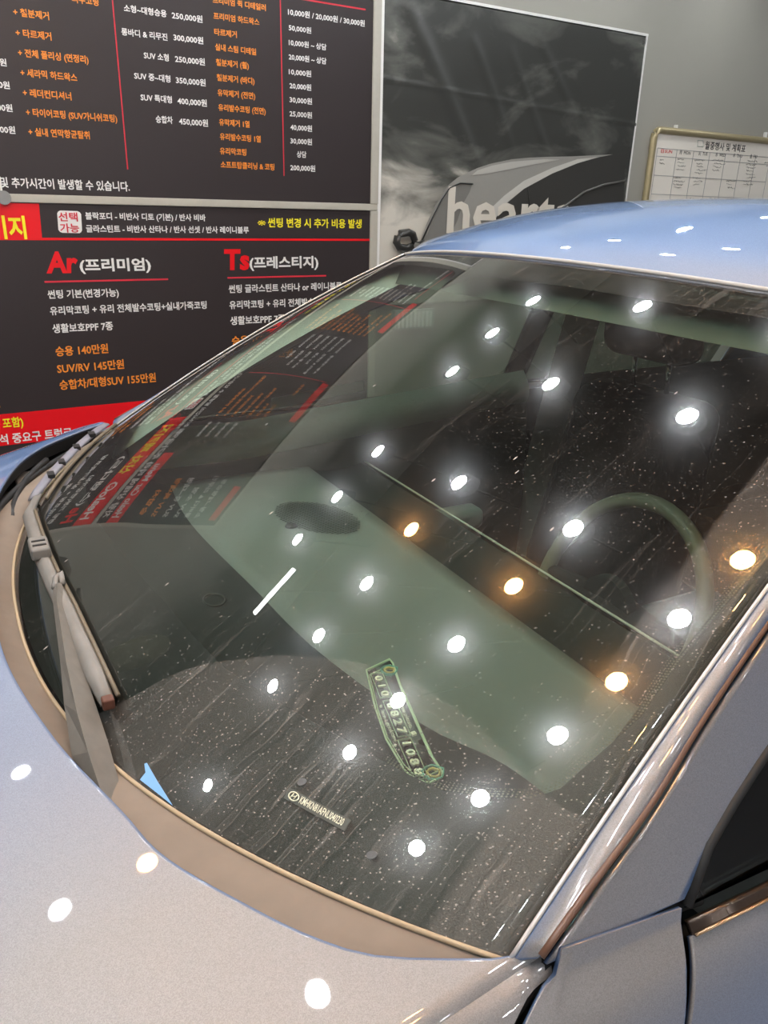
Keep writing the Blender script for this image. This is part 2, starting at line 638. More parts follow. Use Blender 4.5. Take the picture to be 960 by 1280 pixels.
# ------------------------------------------------------------------ lamps hung from the ceiling
def lamp_proto(mat, label, grp, cat='downlight'):
    root = empty('pendant_downlight', (0, 0, 0), label=label, cat=cat, group=grp)
    V, Fc = [], []
    n = 20
    prof = [(.039, .012), (.042, 0), (.056, 0), (.056, .11), (.03, .13), (.001, .13)]
    for r, z in prof:
        for i in range(n):
            a = 2 * math.pi * i / n
            V.append((r * math.cos(a), r * math.sin(a), z))
    for k in range(len(prof) - 1):
        for i in range(n):
            Fc.append((k * n + i, k * n + (i + 1) % n, (k + 1) * n + (i + 1) % n, (k + 1) * n + i))
    mesh('housing', V, Fc, can_m, root, True)
    V, Fc = disc_prism(0, 0, .006, .038, .004, 28)
    mesh('diffuser', V, Fc, mat, root)
    V, Fc = disc_prism(0, 0, .125, .006, CEIL - LAMP_Z - .125, 8)
    mesh('stem', V, Fc, can_m, root)
    return root


def dup(root, loc):
    r = root.copy()
    COL.objects.link(r)
    r.location = loc
    for ch in list(root.children):
        c = ch.copy()
        COL.objects.link(c)
        c.parent = r
    return r


cool = [(1.55, .39), (1.55, 1.14), (1.28, .35), (.98, .35), (1.02, 1.10), (1.08, 1.80), (.39, .36), (.41, 1.12),
        (.06, .35), (-.26, .31), (.47, 1.81), (-.22, 1.10), (-.57, 1.07), (-.18, 1.79), (.40, 2.41), (-.93, 1.03),
        (-.53, 1.76), (-.20, 2.43), (-.86, 1.75), (-.59, 2.40), (-.94, 2.36), (1.59, 1.80)]
warm = [(.11, 1.09), (.15, 1.80), (.69, 2.40), (.09, 2.43)]
cool += [(4.5, .6), (5.5, 1.2), (.0, 5.9), (1.6, 5.9), (-1.6, 5.9), (.8, 5.3), (-.8, 5.3), (.8, 6.3), (-.8, 6.3), (2.4, 5.3), (-2.4, 5.3), (0, 6.4), (1.6, 6.4), (3.0, 4.4), (2.2, .38), (2.2, 1.12), (2.2, 1.8), (2.85, .38), (2.85, 1.12), (2.85, 1.8), (3.6, .38), (3.6, 1.4),  # lamps added beyond the mirrored ones, to brighten walls and car side
         (1.05, 3.1), (-.25, 3.1), (-.9, 3.1), (.4, 3.8), (-.6, 3.8), (1.5, 3.8), (.4, 4.9), (-1.0, 4.9), (1.7, 4.9),
         (-1.6, 1.1), (-1.6, 2.4), (-1.6, 3.8), (-2.5, 1.8), (-2.5, 3.2)]
warm += [(.09, 3.1), (.7, 3.1), (1.6, 2.6), (2.4, 3.0)]
cp = lamp_proto(cool_e, 'small black hanging downlight with a cool white round lens, some mirrored in the windscreen, others added to brighten the room', 'cool white downlights over the car')
wp = lamp_proto(warm_e, 'small black hanging downlight with an amber round lens, mirrored in the windscreen', 'amber downlights over the car')
for lst, pr in ((cool, cp), (warm, wp)):
    for i, (x, w) in enumerate(lst):
        loc = (x, WALL_Y - w, LAMP_Z)
        if i == 0:
            pr.location = loc
        else:
            dup(pr, loc)
ax, ay, bx, by = -.72, WALL_Y - .45, -.42, WALL_Y - .49
tb = empty('tube_light', ((ax + bx) / 2, (ay + by) / 2, LAMP_Z), math.atan2(by - ay, bx - ax),
           label='short white batten light mirrored as a bright stick on the windscreen', cat='tube light')
box('diffuser', (-.17, -.016, 0), (.17, .016, .014), tube_e, tb)
box('housing', (-.175, -.02, .015), (.175, .02, .035), can_m, tb)
V_, F_ = disc_prism(0, 0, .033, .005, CEIL - LAMP_Z - .033, 8)
mesh('stem', V_, F_, can_m, tb)


# ------------------------------------------------------------------ price boards on the wall
def board(name, label, x0, x1, z0, z1):
    r = empty(name, (x0, WALL_Y, z0), label=label, cat='sign')
    box('panel', (0.0, -.012, 0), (x1 - x0, 0, z1 - z0), board_m, r)
    return r


def wall_quad(name, pix, mat, parent, off):
    P = [on_wall(a, b, off) - np.array(parent.location) for a, b in pix]
    Q = [p + np.array([0, .0006, 0]) for p in P]
    n = len(P)
    return mesh(name, P + Q, [tuple(range(n))] + [(i, n + i, n + (i + 1) % n, (i + 1) % n) for i in range(n)], mat, parent)


def bar(name, x0, z0, x1, z1, mat, parent, off=.0128):
    """thin printed rectangle in wall metres (x0,z0)-(x1,z1), heights above the floor"""
    P0 = parent.location
    return box(name, (x0 - P0.x, -off, z0 - P0.z), (x1 - P0.x, -off + .0006, z1 - P0.z), mat, parent)


XL, XR = -.285, on_wall(461, 250)[0]
ZT = EYE + .785
z_up0 = on_wall(230, 248.2)[2]
z_lo1 = on_wall(230, 258.2)[2]
z_lo0 = EYE - 1.02
up_b = board('price_board', 'upper black price list board with orange and white lettering beside the poster', XL, XR, z_up0, ZT)
lo_b = board('price_board', 'lower black price board with red Ar and Ts headings and a red foot band', XL, XR, z_lo0, z_lo1)

O, W_, Y_, R_ = orange_m, white_m, yellow_m, red_m
UP = [
    ('외부코팅', 90, 123, 2, 10, O), ('+ 철분제거', 17, 61, 18.5, 9.5, O), ('+ 타르제거', 20, 64, 44.5, 9.5, O),
    ('+ 전체 폴리싱 (면정리)', 23, 110, 69.5, 9.5, O), ('+ 세라믹 하드왁스', 26, 96, 94.5, 9.5, O),
    ('+ 레더컨디셔너', 29, 89, 119.5, 9.5, O), ('+ 타이어코팅 (SUV가니쉬코팅)', 33, 146, 144, 9.5, O),
    ('+ 실내 연막항균탈취', 36, 112, 168.5, 9.5, O),
    ('150,000원', -34, 8, 78, 9, W_), ('250,000원', -30, 12, 107, 9, W_), ('200,000원', -27, 15.5, 136, 9, W_), ('300,000원', -23, 19, 164, 9, W_),
    ('소형~대형승용', 155, 208, 13.5, 8.5, W_), ('250,000원', 215, 253, 22.5, 8.5, W_),
    ('롱바디 & 리무진', 152, 209, 43, 8.5, W_), ('300,000원', 217, 254, 50, 8.5, W_),
    ('SUV 소형', 180, 211, 72.5, 8.5, W_), ('250,000원', 219, 256, 77, 8.5, W_),
    ('SUV 중~대형', 168, 213, 98, 8.5, W_), ('350,000원', 220, 257, 103.5, 8.5, W_),
    ('SUV 특대형', 176, 215, 125, 8.5, W_), ('400,000원', 222, 258.5, 129.5, 8.5, W_),
    ('승합차', 195, 216, 152.5, 8.5, W_), ('450,000원', 224, 260, 155, 8.5, W_),
    ('프리미엄 퀵 디테일러', 266, 332, 3, 8, O), ('프리미엄 하드왁스', 267, 324, 23, 8, O), ('타르제거', 268, 296, 43, 8, O),
    ('실내 스팀 디테일', 269, 320, 62, 8, O), ('철분제거 (휠)', 270, 311, 81, 8, O), ('철분제거 (바디)', 271, 318, 100, 8, O),
    ('유막제거 (전면)', 272, 319, 119, 8, O), ('유리발수코팅 (전면)', 273, 332, 137.5, 8, O), ('유막제거 1열', 274, 312, 156, 8, O),
    ('유리발수코팅 1열', 275, 326, 174, 8, O), ('유리막코팅', 275, 308, 192, 8, O), ('소프트탑클리닝 & 코팅', 276, 343, 209, 8, O),
    ('10,000원 / 20,000원 / 30,000원', 360, 456, 18, 8, W_), ('50,000원', 361, 389, 37.5, 7.5, W_), ('10,000원 ~ 상담', 361, 408, 56, 7.5, W_),
    ('20,000원 ~ 상담', 361, 408, 74, 7.5, W_), ('10,000원', 361, 389, 92.5, 7.5, W_), ('20,000원', 362, 389, 110, 7.5, W_),
    ('30,000원', 362, 390, 127.5, 7.5, W_), ('25,000원', 362, 390, 145, 7.5, W_), ('40,000원', 363, 390, 162, 7.5, W_),
    ('30,000원', 363, 390, 179, 7.5, W_), ('상담', 371, 383, 196, 7.5, W_), ('200,000원', 363, 394, 212.5, 7.5, W_),
    ('및 추가시간이 발생할 수 있습니다.', 1, 162, 233, 12, W_),
]
for a in UP:
    wall_text(*a, up_b)
LO = [
    ('블락포디 - 비반사 디토 (기본) / 반사 비바', 107, 257, 273.5, 8.5, W_),
    ('글라스틴트 - 비반사 산타나 / 반사 선셋 / 반사 레이니블루', 108, 311, 289.5, 8.5, W_),
    ('썬팅 변경 시 추가 비용 발생', 335, 452, 283, 11, Y_),
    ('썬팅 기본(변경가능)', 60, 149, 372.5, 10, W_), ('유리막코팅 + 유리 전체발수코팅+실내가죽코팅', 63, 259, 393, 10, W_),
    ('생활보호PPF 7종', 66, 142, 415.5, 10.5, W_), ('승용 140만원', 70, 136, 444.5, 11.5, O), ('SUV/RV 145만원', 72, 156, 466, 11.5, O),
    ('승합차/대형SUV 155만원', 75, 196, 486.5, 11.5, O),
    ('썬팅 글라스틴트 산타나 or 레이니블루', 286, 427, 365.5, 9.5, W_), ('유리막코팅 + 유리 전체발수코팅+실내가죽코팅', 287, 458, 385.5, 9.5, W_),
    ('생활보호PPF 7종', 288, 356, 405.5, 10, W_), ('승용 150만원', 290, 350, 431, 11, O), ('SUV/RV 155만원', 291, 366, 450, 11, O),
]
for a in LO:
    wall_text(*a, lo_b)
wall_text('※', 322, 332.5, 282.5, 10, Y_, lo_b, bold=.0)
wall_text('Ar', 58, 99, 340.5, 26, R_, lo_b, bold=.04, shear=.12, kf=.72)
wall_text('(프리미엄)', 100, 189, 338, 15, W_, lo_b, bold=.032, off=.0132)
wall_text('Ts', 281, 312, 336.5, 25, R_, lo_b, bold=.04, shear=.05, kf=.72)
wall_text('(프레스티지)', 312, 398, 334.5, 14, W_, lo_b, bold=.032, off=.0132)
def wall_print(body, x0, x1, zf, h, mat, parent, off=.0134, bold=.03, kf=.86):
    o = text(body, mat, parent, bold=bold)
    o.rotation_euler = (math.pi / 2, 0, 0)
    o.location = Vector((x0, WALL_Y - off, EYE + zf)) - Vector(parent.location)
    TEXTS.append((o, x1 - x0, h / kf))


# left part of both boards, mirrored in the windscreen
wall_print('Healo®', -.25, -.02, -.118, .058, white_m, lo_b, kf=.74)
wall_print('신차 패키지', .03, .345, -.122, .066, yellow_m, lo_b)
wall_print('Healo Car Menu', -.255, .08, .088, .042, white_m, up_b, kf=.74)
wall_print('차량 상태에 따라 추가금액', -.25, .29, .022, .040, white_m, up_b, bold=.028)
wall_print('He', -.255, -.16, -.235, .075, red_m, lo_b, kf=.72)
wall_print('(스탠다드)', -.15, .16, -.228, .045, white_m, lo_b)
for k, (tx_, x1_) in enumerate((('썬팅 기본(변경가능)', .06), ('유리막코팅 + 실내가죽코팅', .20), ('생활보호PPF 7종', .04))):
    wall_print(tx_, -.24, x1_, -.33 - .066 * k, .032, white_m, lo_b, bold=.028)
for k in range(3):
    wall_print(('승용 120만원', 'SUV/RV 125만원', '승합차/대형SUV 135만원')[k], -.23, (.0, .06, .18)[k], -.55 - .07 * k, .036, orange_m, lo_b, bold=.028)
for k, (tx_, x1_) in enumerate((('소형~대형승용', .02), ('롱바디 & 리무진', .03), ('SUV 소형', -.05), ('SUV 중~대형', .0), ('SUV 특대형', -.01), ('승합차', -.08))):
    wall_print(tx_, -.24, x1_, .60 - .072 * k, .030, (orange_m if k > 3 else white_m), up_b, bold=.028)
# red rules
xa = on_wall(149, 106)[0]
bar('divider_line', xa - .002, on_wall(159.5, 212)[2], xa + .002, ZT - .05, line_m, up_b)
xa = on_wall(351, 110)[0]
bar('divider_line', xa - .002, on_wall(353, 220)[2], xa + .002, ZT - .05, line_m, up_b)
a = on_wall(374, -1)
b = on_wall(455, 13)
bar('divider_line', a[0], b[2] - .002, b[0], b[2] + .003, line_m, up_b)
z = on_wall(230, 299)[2]
bar('divider_line', XL, z - .004, XR, z + .004, red_m, lo_b)
for p, q in (((55, 352), (209, 348.5)), ((283, 347), (406, 344))):
    a, b = on_wall(*p), on_wall(*q)
    bar('underline', a[0], a[2] - .003, b[0], a[2] + .003, line_m, lo_b)
# title banner of the lower board (runs left, beyond the picture)
b1, b2 = on_wall(48, 254.5), on_wall(52, 298)
P0 = np.array(lo_b.location)
Vb = [np.array([XL, WALL_Y - .0126, b1[2]]), np.array([b1[0], WALL_Y - .0126, b1[2]]), np.array([b2[0], WALL_Y - .0126, b2[2]]), np.array([XL, WALL_Y - .0126, b2[2]])]
mesh('title_banner', [v - P0 for v in Vb] + [v - P0 + np.array([0, .0006, 0]) for v in Vb], [(3, 2, 1, 0), (4, 5, 6, 7), (0, 1, 5, 4), (1, 2, 6, 5), (2, 3, 7, 6), (3, 0, 4, 7)], red_m, lo_b)
# selection badge
bd = []
cxy = [(71, 263), (101, 264), (103, 291.5), (73.5, 291)]
cen = np.mean([on_wall(*c) for c in cxy], axis=0)
for c in cxy:
    p = on_wall(*c, .0128)
    d = p - cen
    for k in ((1, .72), (.9, .9), (.72, 1)) if (d[0] * d[2] > 0) else ((.72, 1), (.9, .9), (1, .72)):
        bd.append(np.array([cen[0] + d[0] * k[0], WALL_Y - .0128, cen[2] + d[2] * k[1]]) - P0)
bd.sort(key=lambda v: math.atan2(v[2] - (cen - P0)[2], v[0] - (cen - P0)[0]))
nb = len(bd)
mesh('badge', bd + [v + np.array([0, .0007, 0]) for v in bd], [tuple(range(nb)), tuple(range(nb, 2 * nb))[::-1]] + [(i, nb + i, nb + (i + 1) % nb, (i + 1) % nb) for i in range(nb)], white_m, lo_b)
wall_text('선택', 73.5, 97.5, 275.5, 10.5, line_m, lo_b, off=.0138)
wall_text('가능', 75.5, 99.5, 289.5, 10.5, line_m, lo_b, off=.0138)
# red foot band
zb = on_wall(92, 508.3)[2]
bar('foot_band', XL, zb - .115, .82, zb, red_m, lo_b, .0126)
wall_text('포함)', 4, 30, 534.5, 12, Y_, lo_b, off=.0136, bold=.025)
wall_text('석 중요구 트렁크', 0, 92, 555, 12, W_, lo_b, off=.0136)
# banner and heading strips of the upper board seen in the windscreen's reflection
bar('heading_strip', XL, EYE + .075, .15, EYE + .145, red_m, up_b, .0126)
for x0, x1 in ((-.25, -.02), (.42, .69), (1.09, 1.34)):
    bar('heading_strip', x0, EYE + .712, x1, EYE + .762, red_m, up_b, .0126)
# frames
e = on_wall(469, 300)[0] - XL
w_ = XR - XL
for brd, h0, h1 in ((up_b, z_up0, ZT), (lo_b, z_lo0, z_lo1)):
    hh = h1 - h0
    for lo, hi in (((w_, -.02, 0), (e, 0, hh)), ((-.022, -.02, 0), (0, 0, hh))):
        box('frame_rail', lo, hi, warm_alu_m, brd, .0015, 1)
gap = z_up0 - z_lo1
box('frame_rail', (-.022, -.018, -gap + .001), (e, 0, -.0005), warm_alu_m, up_b, .0015, 1)
box('frame_rail', (-.022, -.02, ZT - z_up0), (e, 0, ZT - z_up0 + .02), warm_alu_m, up_b, .0015, 1)
box('frame_rail', (-.022, -.02, -.02), (e, 0, 0), warm_alu_m, lo_b, .0015, 1)
cs = on_wall(4, 247)
V_, F_ = disc_prism(cs[0] - XL, -.024, cs[2] - z_up0, .022, .006, 16, 'y')
mesh('cap_screw', V_, F_, simple('grey_cap', (.25, .25, .24), .4), up_b)


# ------------------------------------------------------------------ vinyl poster
def poster():
    x0, x1 = on_wall(473.5, 200)[0], on_wall(806, 46)[0]
    zt = on_wall(806, 46)[2]
    zt0 = on_wall(553.7, 0)[2]
    zb = EYE - .40
    r = empty('vinyl_poster', (x0, WALL_Y, zt), label='dark vinyl poster with a printed car, cloudy sky and the word hearts', cat='poster')
    Wd, Hh = x1 - x0, zt - zb
    creases = [((.10, -.02), (.62, -.78), .030, .010), ((.42, -.10), (.70, -.55), .022, .006), ((.62, -.12), (.95, -.62), .02, .005), ((.75, -.05), (1.0, -.32), .02, .004)]

    def fn(u, v):
        X, Z = u * Wd, -v * Hh
        y = -.012 - .004 * math.sin(u * 7 + v * 3) * math.sin(v * 5)
        for (ax, az), (bx, bz), wd, am in creases:
            L = math.hypot(bx - ax, bz - az)
            dx, dz = (bx - ax) / L, (bz - az) / L
            s = ((X - ax) * dx + (Z - az) * dz) / L
            d = (X - ax) * dz - (Z - az) * dx
            if -.05 < s < 1.05:
                y -= am * math.exp(-(d / wd) ** 2) * math.sin(math.pi * min(1, max(0, s))) ** .5
        for zz in (-.30, -.62):      # folds where it was stored
            y -= .003 * math.exp(-((Z - zz + .05 * X) / .006) ** 2)
        return (X, y, Z)
    solid(grid('sheet', fn, 130, 130, sky_print, r, flip=False), .001, 1)
    for lo, hi in (((-.006, -.016, 0), (Wd + .006, -.008, .010)), ((Wd - .006, -.017, -Hh), (Wd + .003, -.008, 0)), ((-.012, -.018, -Hh), (.002, -.008, 0))):
        box('hem', lo, hi, white_m, r)
    V, Fc = disc_prism(Wd - .03, -.03, -.03, .009, .006, 14, 'y')
    mesh('eyelet', V, Fc, chrome_m, r)

    def flat(name, pix, mat, off):
        P = [on_wall(a, b, off) - np.array([x0, WALL_Y, zt]) for a, b in pix]
        n = len(P)
        bm = bmesh.new()
        vs = [bm.verts.new(p) for p in P]
        f = bm.faces.new(vs)
        bmesh.ops.triangulate(bm, faces=[f], ngon_method='EAR_CLIP')
        me = bpy.data.meshes.new(name)
        bm.to_mesh(me); bm.free()
        me.materials.append(mat)
        o = bpy.data.objects.new(name, me)
        COL.objects.link(o)
        o.parent = r
        return solid(o, .0006, 0)
    top = [(525, 302), (534, 278), (544, 257), (553, 243), (561, 231), (572, 222), (584, 216), (597, 210), (612, 205), (640, 199), (662, 197), (685, 196), (715, 195.5), (749, 195.5), (766, 193), (782, 191.5)]
    body = flat('printed_car_body', top + [(779, 262), (700, 300), (640, 340), (520, 345)], tone(.30), .030)
    flat('printed_car_flank', [(749, 196.5), (766, 193), (782, 191.5), (779, 262), (720, 275), (650, 310), (600, 320), (612, 285), (630, 257), (655, 236), (690, 217), (722, 204)], tone(.045), .0308)
    flat('printed_car_highlight', [(612, 262), (630, 245), (655, 226), (690, 210), (722, 199), (749, 196), (722, 204), (690, 217), (655, 236), (630, 256), (618, 275)], tone(.55), .0313)
    flat('printed_roof_glare', [(597, 213), (615, 207), (640, 202), (680, 199), (700, 199.5), (670, 205), (640, 211), (610, 217), (590, 219)], tone(.46), .0313)
    flat('printed_car_window', [(531, 300), (541, 276), (552, 252), (563, 237), (575, 231), (590, 231), (587, 240), (578, 256), (572, 275), (560, 300)], tone(.19), .0316)
    tube('printed_window_line', [Vector(on_wall(a, b, .032)) - r.location for a, b in [(527, 302), (540, 273), (552, 249), (562, 235), (575, 229), (591, 230)]], .0035, tone(.02), r, 6)
    tube('printed_seam_line', [Vector(on_wall(a, b, .032)) - r.location for a, b in [(660, 236), (661, 250), (664, 262)]], .002, tone(.02), r, 6)
    tube('printed_arch_line', [Vector(on_wall(a, b, .032)) - r.location for a, b in [(700, 262), (730, 240), (755, 231), (781, 226)]], .006, tone(.10), r, 6)
    # printed door mirror: a dark ring
    ring = [(497, 296), (500, 292), (511, 290.5), (516, 293), (518, 300), (515, 308), (508, 310.5), (499, 309), (495.5, 303)]
    tube('printed_mirror', [Vector(on_wall(a, b, .033)) - r.location for a, b in ring], .016, tone(.03), r, 8, True)
    tube('printed_mirror_stalk', [Vector(on_wall(a, b, .033)) - r.location for a, b in [(517, 302), (524, 303), (529, 300)]], .012, tone(.03), r, 8, flat=.2)
    wall_text('hearts', 558, 711, 290, 59, cream_m, r, off=.034, bold=.02, kf=.72)


poster()


# ------------------------------------------------------------------ monthly whiteboard
def whiteboard():
    x0, zt = on_wall(816, 163)[0], on_wall(823, 163)[2]
    wd, ht = 1.75, .92
    r = empty('whiteboard', (x0, WALL_Y, zt), label='monthly planner whiteboard in an olive metal frame at the right edge', cat='whiteboard')
    box('writing_surface', (.01, -.016, -ht + .01), (wd - .01, 0, -.01), whiteboard_m, r)
    rad = .035
    path = []
    for (cx, cz, a0) in ((rad, -rad, 90), (rad, -ht + rad, 180), (wd - rad, -ht + rad, 270), (wd - rad, -rad, 0)):
        for k in range(5):
            a = math.radians(a0 + 90 * k / 4)
            path.append((cx + rad * math.cos(a), -.014, cz + rad * math.sin(a)))
    tube('frame', path, .017, brass_m, r, 10, True)
    P = lambda px, py: on_wall(px, py, .0166) - np.array(r.location)
    gx0, gx1, z_h = P(822, 185)[0], 1.62, P(822, 185)[2]
    z_h2 = P(820, 195)[2]
    rows = [z_h, z_h2] + [z_h2 - (P(820, 195)[2] - P(818, 219)[2]) * k for k in (1, 2, 3, 4, 5)]
    c1 = P(846, 190)[0]
    cw = (P(907.5, 190)[0] - c1) / 3
    xs = [gx0, c1] + [c1 + cw * k for k in range(1, 7)]
    for zz in rows:
        if zz > -ht + .02:
            box('ruled_line', (gx0, -.0172, zz - .001), (xs[-1], -.0162, zz + .001), grid_m, r)
    for xx in xs:
        box('ruled_line', (xx - .0008, -.0172, max(rows[-1], -ht + .02)), (xx + .0008, -.0162, z_h), grid_m, r)
    wall_text('월중행사 및 계획표', 881, 932, 185.5, 9.5, dark_m, r, off=.0172, bold=.01)
    for nm, xa, xb, yb, mt in (('日', 826, 829.5, 190.8, red_m), ('SUN', 831, 840, 191, red_m), ('月', 849, 852, 192.4, dark_m), ('MON', 854.6, 863, 192.8, dark_m), ('火', 873, 876, 193.8, dark_m),
                               ('TUE', 878, 884, 194, dark_m), ('水', 894, 897, 195, dark_m), ('WED', 899, 906.5, 195.4, dark_m), ('木', 916, 919, 196, dark_m), ('THU', 920.6, 927.6, 196.6, dark_m),
                               ('金', 937, 940, 197.3, dark_m), ('FRI', 941.5, 946, 197.6, dark_m)):
        wall_text(nm, xa, xb, yb, 4.2, mt, r, off=.0172, bold=0.0, kf=.72)
    st = [P(872, 175.5), P(879, 176), P(879, 183.5), P(872, 183)]
    tube('stamp_outline', st, .001, simple('green_ink', (.2, .35, .3), .5), r, 5, True)
    # handwritten notes: each cell's scrawl is one thin ink stroke mesh
    for px, py, n, w in ((824, 200, 2, 10), (845, 199, 4, 13), (868, 200, 5, 16), (890, 200, 4, 16), (932, 201, 6, 16), (955, 203, 2, 8),
                         (841, 222, 4, 16), (866, 222, 3, 16), (907, 226, 3, 14), (929, 226, 2, 14), (862, 248, 1, 10), (884, 248, 1, 12)):
        for k in range(n):
            xx = px + random.uniform(0, 3)
            yy = py + k * 4.1
            ww = w * random.uniform(.45, .95)
            pts = []
            q = 0
            while q < ww:
                pts.append(P(xx + q, yy + q * .07 + random.uniform(-1.1, 1.1)))
                q += .9
            if len(pts) > 2:
                tube('handwriting', pts, .0013, dark_m, r, 4, flat=.4)
    for px, py in ((842.8, 158.5), (954.8, 167.5)):
        p = on_wall(px, py) - np.array(r.location)
        box('hook', (p[0] - .005, -.02, p[2] - .02), (p[0] + .005, 0, p[2] + .008), white_m, r, .002)


whiteboard()

# slatted vent low on the wall, seen through the passenger window
p0, p1 = on_wall(489, 406), on_wall(546, 386)
vr = empty('wall_vent', (p0[0], WALL_Y, p0[2] - .02), label='white slatted vent low on the wall, seen through the side window', cat='vent')
box('backing', (0, -.03, 0), (.21, 0, .085), simple('pale_vent', (.42, .44, .40), .5), vr)
for i in range(9):
    box('slat', (.008 + i * .021, -.045, .01), (.018 + i * .021, -.03, .077), white_m, vr)
# oval form added on the wall to give the pale reflection in the glass
ov = empty('wall_oval', (-1.20, WALL_Y, EYE + .90), label='pale oval form left of the boards, added for its reflection in the glass', cat='wall form')


def oval(u, v):
    a, b = u * 2 * math.pi, v * math.pi / 2
    return (.13 * math.cos(a) * math.sin(b + .001), -.09 * math.cos(b), .24 * math.sin(a) * math.sin(b + .001))


grid('oval_form', oval, 28, 8, simple('olive_oval', (.42, .40, .28), .5), ov)
box('backplate', (-.05, -.015, -.05), (.05, 0, .05), alu_m, ov)


# ================================================================== the car
car = empty('car', (CAR_LOC[0], CAR_LOC[1], 0), CAR_ROT, label='silver blue hatchback with a dusty windscreen, parked along the wall', cat='car')


def ys(x, z):
    """near body side: y as a function of x and height"""
    x = max(x, -1.3)
    top = lambda zz: .747 - .0487 * (x + .009) - .5 * (zz - 1.115)
    if z >= 1.100:
        return top(z) - .18 * max(0, z - 1.38) ** 1.0
    d = 1.100 - z
    y = top(1.100)
    if d < .012:
        y += .9 * d
    else:
        q = d - .012
        y += .0108 + .105 * (1 - math.exp(-q / .3)) + .013 * (1 - math.exp(-q / .022))
    if z < .75:
        y -= .12 * (.75 - z) ** 2
    return y


def ray_side(px, py, push=0.0):
    d = cray(px, py)
    lo, hi = 0.05, 1.5
    f = lambda k: (CARCAM + d * k)
    g = lambda k: f(k)[1] - ys(f(k)[0], f(k)[2]) - push
    while hi - lo > 1e-5:
        md = (lo + hi) / 2
        if g(md) > 0: lo = md
        else: hi = md
    return f(lo)


